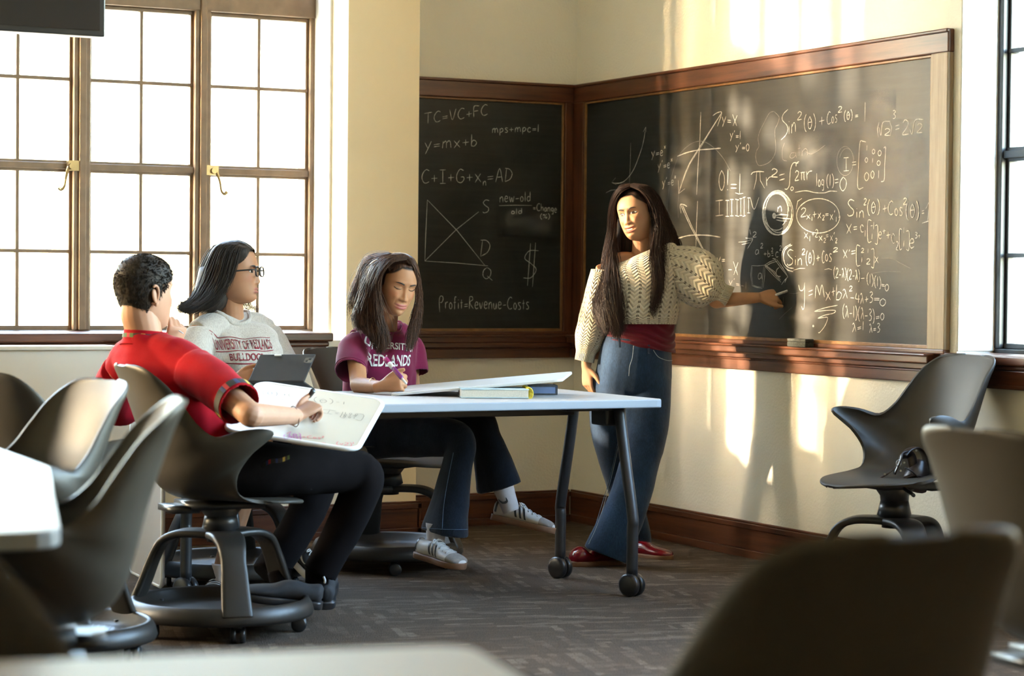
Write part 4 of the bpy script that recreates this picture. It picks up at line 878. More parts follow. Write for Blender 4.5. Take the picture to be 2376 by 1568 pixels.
# ============================================================ PEOPLE
def cam_dir(a, b, c): return nrm(CR*a+CU*b+CW*c)           # right, up, away from the camera
class Head:
    """sculpted head: rings of a skull, then features pushed out or in on the face"""
    T = np.array([  # z, half width, front, back
     (.121, .004, .004, -.012), (.1195, .016, .014, -.024), (.114, .034, .032, -.046), (.104, .049, .052, -.066), (.09, .0605, .068, -.081), (.07, .069, .0795, -.091), (.05, .0735, .086, -.096),
     (.03, .0752, .0885, -.097), (.01, .0742, .0862, -.094), (-.01, .0725, .0848, -.088), (-.03, .0695, .0850, -.080), (-.05, .0645, .0845, -.070),
     (-.07, .0580, .0835, -.060), (-.085, .0510, .0820, -.052), (-.098, .0425, .0795, -.046), (-.108, .0335, .0730, -.042), (-.115, .0250, .0610, -.040), (-.120, .012, .03, -.03), (-.121, .003, 0, -.02)])
    def __init__(s, center, fwd, up, scale=1.0, smile=.0, width=1.0, jaw=1.0, nose=1.0, mouth_open=0.0, eyes_closed=False):
        s.c = V(*center); s.y = nrm(fwd); s.x = nrm(np.cross(s.y, up)); s.z = np.cross(s.x, s.y); s.k = scale
        s.smile = smile; s.w = width; s.jaw = jaw; s.nose = nose; s.mo = mouth_open; s.ec = eyes_closed
        s.tab = s.T.copy(); lowm = np.clip((-s.tab[:, 0]-.02)/.08, 0, 1); s.tab[:, 1] *= s.w*(1+(s.jaw-1)*lowm)
        n = 150; zz = np.linspace(0, 1, len(s.tab)); s.rows = catmull(s.tab, n)
    def world(s, p): p = np.asarray(p, float)*s.k; return s.c+p[..., 0:1]*s.x+p[..., 1:2]*s.y+p[..., 2:3]*s.z
    def at(s, z):
        r = s.rows[::-1]; return [np.interp(z, r[:, 0], r[:, i]) for i in (1, 2, 3)]
    def feat(s, x, z):
        g = lambda cx, cz, sx, sz: np.exp(-((x-cx)/sx)**2-((z-cz)/sz)**2)
        ax = np.abs(x); d = 0*x
        zt = np.interp(z, [-.052, -.046, -.040, -.034, -.022, -.008, .008, .022], [0, .006, .0155, .0175, .0135, .0080, .0035, 0])*s.nose
        sg = np.interp(z, [-.045, -.034, -.02, 0, .02], [.0105, .0105, .0075, .0065, .008])
        d = d+zt*np.exp(-(x/sg)**2)
        d = d+.0075*(np.exp(-((ax-.0125)/.0062)**2-((z+.0385)/.0065)**2))*s.nose
        d = d-.003*np.exp(-((ax-.008)/.004)**2-((z+.0475)/.003)**2)
        d = d-.0105*np.exp(-((ax-.030)/.0165)**2-((z-.006)/.0125)**2)
        d = d+(.0048 if s.ec else .003)*np.exp(-((ax-.031)/.012)**2-((z-.004)/.008)**2)
        d = d-.004*np.exp(-((ax-.014)/.006)**2-((z-.008)/.010)**2)
        d = d+.0035*np.exp(-((ax-.026)/.02)**2-((z-.028)/.0065)**2)
        d = d+.0045*np.exp(-((ax-.040)/.018)**2-((z+.026)/.018)**2)+.003*s.smile*np.exp(-((ax-.036)/.012)**2-((z+.034)/.012)**2)
        zm = z+.0685-s.smile*6.0*x*x
        wl = .020+.006*s.smile; m = np.exp(-(x/(wl*.95))**4)
        d = d+.0035*np.exp(-(x/.027)**2-((z+.068)/.018)**2)
        op = .0035*s.mo
        d = d+m*(.0034*np.exp(-((zm-.0052-op)/.0036)**2)+.0042*np.exp(-((zm+.0062+op)/.0042)**2)-(.0028+.010*s.mo)*np.exp(-(zm/(.0016+op*.9))**2))
        d = d-.0025*np.exp(-(x/.016)**2-((z+.0835+op)/.005)**2)+.0055*np.exp(-(x/.015)**2-((z+.099)/.011)**2)
        d = d-.0012*np.exp(-(x/.003)**2-((z+.055)/.006)**2)
        d = d-.0018*s.smile*np.exp(-((ax-.030-.0*z)/.003)**2-((z+.055)/.014)**2)
        return d
    def front(s, x, z, off=0.0):
        hw, yf, yb = s.at(z); q = np.clip(np.abs(x)/hw, 0, .999)
        co = q**(1/.92); sn = np.sqrt(np.clip(1-co**2, 0, 1)); y = -.005+(yf+.005)*sn**.82
        return V(x, y+s.feat(np.asarray(x), np.asarray(z))+off, z)
    def mesh(s, mb):
        r = s.rows; n = 180; ph = np.linspace(0, 2*np.pi, n, endpoint=False); ph = ph+.35*np.sin(ph-np.pi/2)*-1*0
        th = ph-.42*np.cos(ph)*1.0                                  # denser on the face (theta=90)
        g = np.zeros((len(r), n, 3)); co, sn = np.cos(th), np.sin(th)
        for i, (z, hw, yf, yb) in enumerate(r):
            x = hw*np.sign(co)*np.abs(co)**.92
            y = np.where(sn > 0, -.005+(yf+.005)*np.abs(sn)**.82, -.005+(yb+.005)*np.abs(sn)**.9)
            fr = np.clip(sn*3, 0, 1)
            y = y+fr*s.feat(x, np.full_like(x, z)); g[i] = np.stack([x, y, np.full_like(x, z)], 1)
        lipz = g[..., 2]+.0685-s.smile*6*g[..., 0]**2; op = .0035*s.mo
        lips = (np.exp(-((lipz-.0048-op)/.0042)**4)+np.exp(-((lipz+.006+op)/.0048)**4))*np.exp(-(g[..., 0]/(.0205+.006*s.smile))**6)*(g[..., 1] > .05)
        bl = np.exp(-((np.abs(g[..., 0])-.044)/.016)**2-((g[..., 2]+.022)/.014)**2)*(g[..., 1] > .02)*.45
        hl = .078-.9*np.clip(np.abs(g[..., 0])-.03, 0, 1); sc_ = np.clip((g[..., 2]-hl)/.006+ (g[..., 1] < .02)*0, 0, 1)
        sc_ = np.maximum(sc_, np.clip((.018-g[..., 1])/.01, 0, 1)*np.clip((g[..., 2]+.03)/.02, 0, 1))
        s.masks = [np.clip(a, 0, 1).reshape(-1) for a in (lips, bl, sc_)]
        w = s.world(g.reshape(-1, 3)).reshape(g.shape); mb.grid(w[:, ::-1], True); s.masks = [m.reshape(len(r), n)[:, ::-1].reshape(-1) for m in s.masks]
        k = len(s.masks[0])
        # ears
        e = []
        for sx in (-1, 1):
            c = V(sx*.0745*s.w, -.012, -.012); pts = []
            sub = MB(); nn = 14
            rim = [c+V(sx*(.004+.010*math.sin(a*.5+.3)), -.004-.017*math.cos(a)*-1*.9-.002, .030*math.sin(a)*.95+.004) for a in np.linspace(-1.9, 2.2, 12)]
            sub.tube(rim, [.003]+[.0045]*10+[.003], 8)
            sub.tube([c+V(sx*.0, .004, .02), c+V(sx*.006, -.006, .012), c+V(sx*.007, -.004, -.008), c+V(sx*.003, .006, -.024)], [.005, .011, .010, .006], 10, flat=.45, nor=(1, 0, 0))
            sub.tube([c+V(sx*.002, .008, -.018), c+V(sx*.004, .003, -.027), c+V(sx*.003, .0, -.032)], [.005, .0062, .004], 8)
            v = s.world(np.vstack(sub.v)); mb.add(v, sub.f); k += len(v)
        return k
    def eyes(s, parent, gaze=(0, 0), iris=(.05, .022, .01)):
        for sx in (-1, 1):
            mb = MB(); gx, gz = sx*.031, .004; n = 17; m = 9
            g = np.zeros((m, n, 3)); tt = np.linspace(-1, 1, n)
            up = .0060*(1-np.abs(tt)**2.2)+.0012*tt*sx; lo_ = -.0046*(1-np.abs(tt)**2.0)+.0012*tt*sx
            if s.ec: up = lo_+.0006
            for i in range(m):
                f = i/(m-1); zz = gz+lo_*(1-f)+up*f
                for j in range(n):
                    x = gx+.0145*tt[j]; b = s.front(x, zz[j]); b[1] = b[1]+.0010+.0022*(1-tt[j]**2)*(1-(2*f-1)**2*.6); g[i, j] = b
            if not s.ec:
                e = mb.grid(s.world(g.reshape(-1, 3)).reshape(g.shape)).build('eye', sclera, parent, True, local=False)
                for nm, r_, mat, o_ in (('iris', .0066, MATS['iris'], .0012), ('pupil', .0027, black_plastic, .0017)):
                    pts = [(0, 0)]+[(math.cos(a), math.sin(a)) for a in np.linspace(0, 2*np.pi, 20, endpoint=False)]; vv = []
                    for a, b_ in pts:
                        x = gx+gaze[0]*.006+a*r_; z = gz+gaze[1]*.003+b_*r_
                        t_ = np.clip((x-gx)/.0145, -1, 1); hi = gz+.0058*(1-abs(t_)**2.2)+.0012*t_*sx; lw = gz-.0044*(1-abs(t_)**2)+.0012*t_*sx
                        z = min(max(z, lw), hi); f_ = (z-lw)/(hi-lw+1e-6)
                        p = s.front(x, z); p[1] += .0010+.0022*(1-t_*t_)*(1-(2*f_-1)**2*.6)+o_*.9+.0003; vv.append(p)
                    wpart(MB().add(s.world(np.array(vv)), [(0, i, i % 20+1) for i in range(1, 21)]), nm, mat, e, parent)
            # lash line, crease, brow
            up2 = up if not s.ec else lo_
            l = MB(); l.tube(s.world(np.array([s.front(gx+.0150*t, gz+u_+.0004, .0016+.0022*(1-t*t)*.4) for t, u_ in zip(tt, up2)])), np.interp(tt*sx, [-1, 0, 1], [.0006, .0013, .0011])*s.k*(1.25 if s.ec else 1), 6, smooth=False)
            l.build('eyelashes', lash, parent, True, local=False)
            if not s.ec:
                l = MB(); l.tube(s.world(np.array([s.front(gx+.0145*t, gz+u_-.0002, .0012) for t, u_ in zip(tt, lo_)])), .0005*s.k, 5, smooth=False); l.build('eyelashes', lash, parent, True, local=False)
            b = MB(); q = np.linspace(0, 1, 14); xs = sx*(.013+.034*q); zs = .0215+.0065*np.sin(q*2.2)-.002*q
            pts = np.array([s.front(a, z, .0012) for a, z in zip(xs, zs)]); wv = np.interp(q, [0, .25, .7, 1], [.0026, .0032, .0022, .0006])*s.k
            b.tube(s.world(pts), wv, 8, smooth=False, flat=.4, nor=s.y); b.build('eyebrow', lash, parent, True, local=False)
def wpart(mb, name, mat, par, root):
    o = mb.build(name, mat, None, True)
    o.parent = par; return o
sclera = plain('eye_white', (.5, .46, .43), .25, .02, 5); plain('iris', (.035, .016, .008), .15, .2, 60)
lash = plain('lash_and_brow_hair', (.018, .011, .008), .7, .2, 100); teeth_m = plain('teeth', (.60, .55, .48), .2, .02, 5)
def hand(mb, wrist, d, n, side, curls, k=1.0, thumb=(.5, .2, .3), spread=0.0, thumbdir=None, nails=None):
    """wrist point, finger direction d, back-of-hand normal n, side=+1 when thumb lies on d x n"""
    d = nrm(d); n = nrm(n-d*(n@d)); s = np.cross(d, n)*side; L = .088*k
    pr = np.array([[-.35, .0205, .0205], [-.05, .0235, .0200], [.22, .0295, .0172], [.55, .038, .0155], [.85, .041, .0135], [1.0, .039, .011]])
    q = catmull(pr, 18); th = np.linspace(0, 2*np.pi, 16, endpoint=False); g = np.zeros((18, 16, 3))
    for i, (t, a, b) in enumerate(q): g[i] = wrist+d*(L*t)+np.outer(np.cos(th)*a*k, s)+np.outer(np.sin(th)*b*k, n)
    mb.grid(g, True, (True, True)); tips = []
    for i, (off, ln, r) in enumerate(((.0300, .074, .0085), (.0105, .082, .0088), (-.0095, .076, .0083), (-.0285, .060, .0074))):
        base = wrist+d*(L*(.93 if i < 3 else .86))+s*off*k; c = curls[i]; dd = nrm(d+s*spread*(1.5-i)*.12); nn = n.copy(); p = [base-dd*.02*k, base]; a = 0
        for seg, ang in zip((.44, .32, .26), c):
            a += math.radians(ang); v = dd*math.cos(a)-nn*math.sin(a); p.append(p[-1]+v*ln*k*seg)
        rr = np.array([r*.95, r*1.08, r*1.0, r*.92, r*.72])*k; mb.tube(p, rr, 10, seg=17); tips.append((p[-1], nrm(p[-1]-p[-2]), v))
    tb0 = wrist+d*.018*k+s*.018*k-n*.004*k
    td = nrm(d*.62+s*.72-n*.25) if thumbdir is None else nrm(thumbdir); t2 = nrm(td+d*thumb[0]-n*thumb[1]); t3 = nrm(t2+d*thumb[2]-s*thumb[1]*.8-n*thumb[1])
    p = [tb0-td*.01*k, tb0+td*.038*k, tb0+td*.038*k+t2*.032*k, tb0+td*.038*k+t2*.032*k+t3*.027*k]
    mb.tube(p, np.array([.0155, .0120, .0102, .0075])*k, 10, seg=15); tips.append((p[-1], nrm(p[-1]-p[-2]), None))
    return tips
def limb(mb, a, b, c, ra, rb, rc, flat=1.0, bul=1.0, n=14):
    a, b, c = V(*a), V(*b), V(*c)
    pts = [a, a*.55+b*.45, b, b*.6+c*.4, c]; rad = [ra, (ra*.5+rb*.5)*bul, rb, (rb*.62+rc*.38)*(bul*1.02), rc]
    # sharper joint than a spline through the middle would give
    p1 = tube_grid([a, a*.5+b*.5, a*.08+b*.92, b, b*.92+c*.08, b*.5+c*.5, c], [ra, (ra+rb)/2*bul, rb*1.02, rb*1.03, rb, (rb*.6+rc*.4)*bul, rc], n, 40)
    return mb.grid(p1, True, (True, True))
def person(name_label, root_pos, cat='person'):
    return thing('person', root_pos, name_label, 'person')
def make_body(root, head, J, mat, k=1.0, hands=(), extra=None, voxel=.0034, dec=.30, armr=1.0, shins=True, neckr=.052):
    mb = MB(); x, y = J['sx'], J['sy']
    pel, ch, nb = J['pelvis'], J['chest'], J['neck']; z = nrm(nb-pel)
    hb = head.world(V(0, -.022, -.06)); hb2 = head.world(V(0, -.018, .0))
    def ring(c, a, b, sx_=x, sy_=y, n=20):
        th = np.linspace(0, 2*np.pi, n, endpoint=False); return V(*c)+np.outer(np.cos(th)*a, sx_)+np.outer(np.sin(th)*b, sy_)
    rows = [(pel-z*.06, .11, .085), (pel, .135, .095), (pel*.6+ch*.4, .115, .085), (ch, .135, .095), (ch*.45+nb*.55, .145, .078), (ch*.15+nb*.85, .09, .058), (nb, .056, .05)]
    c = catmull(np.array([r[0] for r in rows]), 40); ab = catmull(np.array([r[1:] for r in rows]), 40)
    mb.grid(np.array([ring(c[i], ab[i][0]*k, ab[i][1]*k) for i in range(40)]), True, (True, True))
    mb.tube([nb-z*.06, nb, (nb+hb)/2+J.get('neckbow', V(0, 0, 0)), hb, hb2], np.array([.062, .054, neckr*.96, neckr, .045])*k, 18)
    for s_ in ('L', 'R'):
        if 'sh'+s_ in J:
            limb(mb, J['sh'+s_], J['el'+s_], J['wr'+s_], .047*k*armr, .037*k*armr, .0245*k*armr)
            mb.tube([nb-z*.03, nb*.45+J['sh'+s_]*.55+z*J.get('trap', .0), J['sh'+s_]], np.array([.045, .042, .045])*k, 14)
    for s_ in ('L', 'R'):
        if 'kn'+s_ in J: limb(mb, J['hp'+s_], J['kn'+s_], J['an'+s_], .078*k, .052*k, .034*k)
    tips = []
    for h in hands: tips.append(hand(mb, **h))
    me = remesh(mb, voxel, 5, dec)
    co, fa = mesh_arrays(me); bpy.data.meshes.remove(me)
    # keep neck skin out of the way of the sculpted face
    out = MB(); nhv = head.mesh(out); nh = sum(len(v) for v in out.v); out.add(co, fa)
    me = out.mesh('body')
    for i, nm in enumerate(('lips', 'blush', 'scalp')):
        a = me.attributes.new(nm, 'FLOAT', 'POINT'); arr = np.zeros(len(me.vertices)); arr[:len(head.masks[i])] = head.masks[i]; a.data.foreach_set('value', arr)
    o = link(me, 'body', mat, root, True, local=False)
    return o, tips
class Loft:
    """garment made of rings (centre, x half axis, y half axis); keeps its grid so prints can be laid on it"""
    def __init__(s, rings, n=96, rows=90, disp=None, expo=1.0):
        c = catmull(np.array([r[0] for r in rings]), rows); a = catmull(np.array([r[1] for r in rings]), rows); b = catmull(np.array([r[2] for r in rings]), rows)
        th = np.linspace(0, 2*np.pi, n, endpoint=False); co = np.sign(np.cos(th))*np.abs(np.cos(th))**expo; si = np.sign(np.sin(th))*np.abs(np.sin(th))**expo
        g = c[:, None]+a[:, None]*co[None, :, None]+b[:, None]*si[None, :, None]
        s.g = g; s.normals()
        if disp is not None:
            u = np.linspace(0, 1, n, endpoint=False); v = np.linspace(0, 1, rows)
            d = disp(u[None, :]*np.ones((rows, 1)), v[:, None]*np.ones((1, n)), g); s.g = g+s.N*d[..., None]; s.normals()
        s.n, s.rows = n, rows
    def normals(s):
        du = np.roll(s.g, -1, 1)-np.roll(s.g, 1, 1); dv = np.gradient(s.g, axis=0); N = np.cross(du, dv)
        N /= np.linalg.norm(N, axis=2)[..., None]+1e-9
        if np.sum(N*(s.g-s.g.mean(1, keepdims=True))) < 0: N = -N
        s.N = N
    def add(s, mb, caps=(False, False)):
        r, n = s.g.shape[:2]; g = np.concatenate([s.g, s.g[:, :1]], 1)
        uv = np.zeros((r, n+1, 2)); uv[..., 0] = np.linspace(0, 1, n+1)[None]; uv[..., 1] = np.linspace(0, 1, r)[:, None]
        mb.grid(g, False, caps, uv); return mb
    def at(s, u, v, off=0.0):
        r, n = s.g.shape[:2]; x = (u % 1)*n; y = np.clip(v, 0, 1)*(r-1); i = int(x) % n; j = min(int(y), r-2); fx, fy = x-int(x), y-j
        def lerp(A): return A[j, i]*(1-fx)*(1-fy)+A[j, (i+1) % n]*fx*(1-fy)+A[j+1, i]*(1-fx)*fy+A[j+1, (i+1) % n]*fx*fy
        return lerp(s.g)+lerp(s.N)*off
from mathutils.bvhtree import BVHTree
class Wrap:
    """lays prints on a finished garment: loft gives the direction, the BVH the surface"""
    def __init__(s, loft, obj): s.L = loft; s.bvh = BVHTree.FromPolygons([tuple(v.co) for v in obj.data.vertices], [tuple(p.vertices) for p in obj.data.polygons])
    def at(s, u, v, off=.0):
        p = s.L.at(u, v, 0); n = s.L.at(u, v, .1)-p; n = n/np.linalg.norm(n); h = s.bvh.ray_cast(Vector(p+n*.15), Vector(-n), .3)
        return (V(*h[0])+n*off) if h[0] is not None else p+n*off
def folds(amp=.004, f=(14, 14, 9), seed=1, dirn=None):
    def d(u, v, g): return amp*(vnoise(g*V(*f), 1, seed)+.5*vnoise(g*V(*f)*2.3, 1, seed+5))
    return d
def text_on(loft, txt, u0, u1, v, h, mat, name, parent, off=.0022, bold=0, arc=0, condense=1.0, flip=False):
    cu = bpy.data.curves.new('t', 'FONT'); cu.body = txt; cu.size = 1; cu.offset = bold; cu.resolution_u = 3
    o = bpy.data.objects.new('t', cu); COL.objects.link(o)
    dg = bpy.context.evaluated_depsgraph_get(); me = bpy.data.meshes.new_from_object(o.evaluated_get(dg))
    co, fa = mesh_arrays(me); bpy.data.objects.remove(o)
    x0, x1 = co[:, 0].min(), co[:, 0].max(); out = []
    for x, y, z in co:
        t = (x-x0)/(x1-x0); uu = u0+(u1-u0)*t; vv = v+h*(y/.72)+arc*(1-(2*t-1)**2); out.append(loft.at(uu, vv, off))
    return MB().add(np.array(out), fa).build(name, mat, parent, local=False)
def band_on(loft, u0, u1, v0, v1, mat, name, parent, off=.0022, n=30):
    g = np.array([[loft.at(u, v, off) for u in np.linspace(u0, u1, n)] for v in np.linspace(v0, v1, 3)])
    uv = np.array([[(u, v) for u in np.linspace(0, 1, n)] for v in (0, .5, 1)])
    return MB().grid(g, uv=uv).build(name, mat, parent, local=False)
def sleeve(mb, a, b, c, r0, r1, disp=None, n=56, rows=46, r2=None):
    """tube from inside the shoulder a, past b, to the open hem c"""
    a, b, c = V(*a), V(*b), V(*c); t = nrm(c-a); s = nrm(np.cross(t, V(.13, .2, 1) if abs(t[2]) < .95 else V(1, 0, 0))); q = np.cross(s, t)
    rg = [(a, r0*s, r0*q), (b, (r0*.55+r1*.45)*s, (r0*.55+r1*.45)*q), (c, r1*s, r1*q)]
    L = Loft(rg, n, rows, disp); L.add(mb); return L
# ---- hair
def strands(guides, count, jitter=.006, rad=.0011, wave=.003, seg=22, seed=1, noise=.004, tip=.35, spread_end=1.0, wfreq=5, cut=.22):
    """guides: ordered list of polylines (world). strands run between neighbouring guides"""
    rg = np.random.default_rng(seed); G = [catmull(np.array(g), seg) for g in guides]; k = len(G)
    t = rg.uniform(0, k-1, count); i = np.minimum(t.astype(int), k-2); f = (t-i)[:, None, None]
    A = np.array(G)[i]*(1-f)+np.array(G)[i+1]*f
    s = np.linspace(0, 1, seg)[None, :, None]
    le = (1-cut*rg.uniform(0, 1, count)**1.5)[:, None]*(seg-1)*s[0, :, 0][None]; i0 = np.minimum(le.astype(int), seg-2); fr = (le-i0)[..., None]; ar = np.arange(count)[:, None]; A = A[ar, i0]*(1-fr)+A[ar, i0+1]*fr
    dirs = rg.normal(0, 1, (count, 1, 3)); dirs2 = rg.normal(0, 1, (count, 1, 3))
    A = A+dirs*jitter*(.35+.9*s*spread_end)
    ph = (t*3.1)[:, None, None]+rg.normal(0, .55, (count, 1, 1)); dirs2 = dirs2*.45+CR*1.0+CU*.25; clump = np.floor(rg.uniform(0, count/14, (count, 1, 1)))
    A = A+dirs2*wave*np.sin(s*wfreq*2+ph)*np.clip(s*1.6-.2, 0, 1)
    cn = vnoise(A*14, 1, seed); A = A+noise*np.stack([cn, vnoise(A*14, 1, seed+3), 0*cn], -1)*np.clip(s[..., 0]*2-.1, 0, 1)[..., None]
    T = np.gradient(A, axis=1); T /= np.linalg.norm(T, axis=2)[..., None]+1e-9
    a = np.cross(T, V(.3, .5, .81)); a /= np.linalg.norm(a, axis=2)[..., None]+1e-9; b = np.cross(T, a)
    rr = rad*rg.uniform(.6, 1.3, (count, 1, 1))*np.interp(s, [0, .15, .7, 1], [.9, 1, .9, tip])
    ring = np.stack([A+rr*a, A+rr*(-.5*a+.866*b), A+rr*(-.5*a-.866*b)], 2)    # count, seg, 3, 3
    v = ring.reshape(-1, 3); base = (np.arange(count)*seg*3)[:, None, None]; r_ = (np.arange(seg-1)*3)[None, :, None]; j = np.arange(3)[None, None, :]; j2 = (j+1) % 3
    f = np.stack([base+r_+j, base+r_+j2, base+r_+3+j2, base+r_+3+j], -1).reshape(-1, 4)
    return v, f
def hair_obj(parts, mat, parent, name='hair'):
    vs, fs, n = [], [], 0
    for v, f in parts: vs.append(v); fs.append(f+n); n += len(v)
    v = np.vstack(vs); f = np.vstack(fs); me = bpy.data.meshes.new(name)
    me.vertices.add(len(v)); me.vertices.foreach_set('co', v.ravel()); me.loops.add(f.size); me.loops.foreach_set('vertex_index', f.ravel().astype(np.int32))
    me.polygons.add(len(f)); me.polygons.foreach_set('loop_start', np.arange(len(f), dtype=np.int32)*4); me.update(calc_edges=True)
    me.polygons.foreach_set('use_smooth', [True]*len(f))
    return link(me, name, mat, parent, False, local=False)
def scalp_cap(head, off=.010, zmin=-.06, front=.07, ymax=.03, face=None, back_z=-.06):
    """hair volume hugging the skull, open over the face"""
    r = head.rows; n = 150; th = np.linspace(0, 2*np.pi, n, endpoint=False); mb = MB(); sel = [q for q in r if q[0] > zmin-.02]
    g = np.zeros((len(sel), n, 3))
    for i, (z, hw, yf, yb) in enumerate(sel):
        co, sn = np.cos(th), np.sin(th); o = off*np.interp(z, [-.08, .0, .06, .12], [.7, 1, 1, 1])
        x = (hw+o)*np.sign(co)*np.abs(co)**.92; y = np.where(sn > 0, -.005+(yf+o+.005)*np.abs(sn)**.82, -.005+(yb-o+.005)*np.abs(sn)**.9)
        g[i] = np.stack([x, y, np.full(n, z)+o*np.clip((z-.08)/.04, 0, 1)], 1)
    g += vnoise(g*60, 1, 3)[..., None]*.0016
    idx = np.arange(g.shape[0]*n).reshape(g.shape[0], n); F = []
    for i in range(g.shape[0]-1):
        for j in range(n):
            k = (j+1) % n; c = (g[i, j]+g[i+1, k])/2; hz = face(c) if face else front
            if c[1] > ymax and c[2] < hz: continue
            if c[1] <= ymax and c[2] < np.interp(c[1], [-.1, -.03, ymax], [back_z, back_z+.0, .0 if front < .09 else .0]): continue
            F.append((idx[i, j], idx[i, k], idx[i+1, k], idx[i+1, j]))
    return mb.add(head.world(g.reshape(-1, 3)), F)
# ---- shoes
def shoe(parent, heel, fwd, up, L=.255, W=1.0, upper=None, sole=None, lace=None, style='', toe_mat=None, hi=1.0, toe=1.0, open_=0):
    y = nrm(fwd); x = nrm(np.cross(y, up)); z = np.cross(x, y); heel = V(*heel); k = L/.255
    Wd = lambda p: heel+k*(p[..., 0:1]*x*W+p[..., 1:2]*y+p[..., 2:3]*z)
    prof = np.array([(0, .006, .03, .060), (.012, .026, .012, .072), (.05, .033, .012, .068), (.09, .034, .012, .074), (.125, .037, .012, .070), (.16, .043, .012, .055), (.20, .046, .012, .043), (.235, .038, .012, .036), (.25, .022, .014, .028), (.256, .006, .018, .022)])
    prof[6:, 3] *= toe*1.12; prof[7:, 1] *= 1.08; q = catmull(prof, 50); th = np.linspace(0, 2*np.pi, 28, endpoint=False); g = np.zeros((50, 28, 3))
    for i, (yy, hw, z0, z1) in enumerate(q):
        c = np.cos(th); s = np.sin(th); top = z1*hi if yy < .13 else z1
        g[i] = np.stack([hw*np.sign(c)*np.abs(c)**.7*(1-.25*np.clip(s, 0, 1)), np.full(28, yy), (z0+top)/2+(top-z0)/2*np.sign(s)*np.abs(s)**.8], 1)
    gw = Wd(g.reshape(-1, 3)).reshape(g.shape)
    cen = thing_child('shoe', parent, heel)
    wpart2(MB().grid(gw, True, (True, True)), 'shoe_upper', upper, cen, parent)
    so = np.array([(-.004, .004), (.006, .028), (.03, .036), (.08, .036), (.12, .038), (.165, .047), (.21, .048), (.24, .036), (.256, .018), (.262, .003)]); sq = catmull(so, 40)
    rows = []
    for zz, sc_ in ((-.006, .93), (-.004, .99), (.004, 1.02), (.014, 1.02), (.018, .98)):
        rr = np.array([(w_*sc_, yy, zz+.002*np.clip((yy-.2)/.05, 0, 1)) for yy, w_ in sq]+[(-w_*sc_, yy, zz+.002*np.clip((yy-.2)/.05, 0, 1)) for yy, w_ in sq[::-1]]); rows.append(rr)
    sg = np.array(rows); wpart2(MB().grid(Wd(sg.reshape(-1, 3)).reshape(sg.shape), True, (True, True)), 'sole', sole, cen, parent)
    def surf(yy, s_, off=.0012):   # s_ angle
        i = np.interp(yy, q[:, 0], np.arange(50)); i0 = int(i); f = i-i0; j = (s_ % (2*np.pi))/(2*np.pi)*28; j0 = int(j) % 28; fj = j-int(j)
        r0 = g[i0, j0]*(1-fj)+g[i0, (j0+1) % 28]*fj; i1 = min(i0+1, 49); r1 = g[i1, j0]*(1-fj)+g[i1, (j0+1) % 28]*fj; p = r0*(1-f)+r1*f
        nv = V(math.cos(s_), 0, math.sin(s_)); return p+nv*off
    if lace:
        for t in range(5):
            yy = .105+t*.020; pts = [surf(yy+.004*math.sin(a*3), a, .003) for a in np.linspace(math.radians(50), math.radians(130), 7)]
            wpart2(MB().tube(Wd(np.array(pts)), .0030, 6, smooth=False, flat=.6), 'lace', lace, cen, parent)
        b = MB(); o0 = surf(.10, math.radians(90), .004)
        for sx in (-1, 1):
            b.tube(Wd(np.array([o0, o0+V(sx*.012, .0, .006), o0+V(sx*.026, .008, .001), o0+V(sx*.030, .014, -.006), o0+V(sx*.015, .010, .004), o0])), .0022, 6)
            b.tube(Wd(np.array([o0, o0+V(sx*.012, .014, .002), o0+V(sx*.022, .024, -.010)])), .0018, 6)
        wpart2(b, 'lace_bow', lace, cen, parent)
    if style == 'stripes':
        for sx, a0, a1 in ((1, -25, 52), (-1, 205, 128)):
            for t in range(3):
                gg = np.array([[surf(.100+t*.020+dy-.020*(f), math.radians(a0+(a1-a0)*f), .0016) for dy in (0, .009)] for f in np.linspace(0, 1, 9)])
                wpart2(MB().grid(Wd(gg.reshape(-1, 3)).reshape(gg.shape)), 'stripe', black_plastic, cen, parent)
        gg = np.array([[surf(yy, a, .0014) for a in np.linspace(math.radians(-30), math.radians(210), 20)] for yy in np.linspace(.200, .252, 8)])
        wpart2(MB().grid(Wd(gg.reshape(-1, 3)).reshape(gg.shape)), 'toe_cap', toe_mat, cen, parent)
        gg = np.array([[surf(yy, a, .0014) for a in np.linspace(math.radians(-20), math.radians(200), 20)] for yy in (.004, .012, .020)])
        wpart2(MB().grid(Wd(gg.reshape(-1, 3)).reshape(gg.shape)), 'heel_tab', black_plastic, cen, parent)
        gg = np.array([[surf(.085+.014*f, math.radians(90+a), .006) for a in (-12, 0, 12)] for f in (0, 1)])
        wpart2(MB().grid(Wd(gg.reshape(-1, 3)).reshape(gg.shape)), 'tongue_patch', MATS['blue_patch'], cen, parent)
    if style == 'wave':
        for sx in (1, -1):
            pts = [(.02, 20), (.05, 28), (.085, 12), (.12, -8), (.15, -4), (.165, 12)]; c_ = catmull(np.array(pts, float), 24)
            gg = np.array([[surf(yy+dy, math.radians(a if sx > 0 else 180-a), .0016) for dy in (-.0, .010)] for yy, a in c_])
            gg[:, 1, 2] += .006*k; wpart2(MB().grid(Wd(gg.reshape(-1, 3)).reshape(gg.shape)), 'side_stripe', MATS['shoe_white'], cen, parent)
    return Wd
def thing_child(name, parent, loc):
    o = bpy.data.objects.new(name, None); COL.objects.link(o); o.empty_display_size = .05; wparent(o, parent); o.location = tuple(loc); return o
def wpart2(mb, name, mat, par, root):
    """world-space mesh under an Empty (par) placed in the world inside root"""
    o = mb.build(name, mat, None, True); o.parent = par
    o.matrix_parent_inverse = Matrix.Translation(-Vector(par.location)); return o
def tshirt_sleeve_hem(): pass
plain('blue_patch', (.03, .12, .40), .6); plain('shoe_white', (.52, .51, .50), .5, .04, 20, .1)
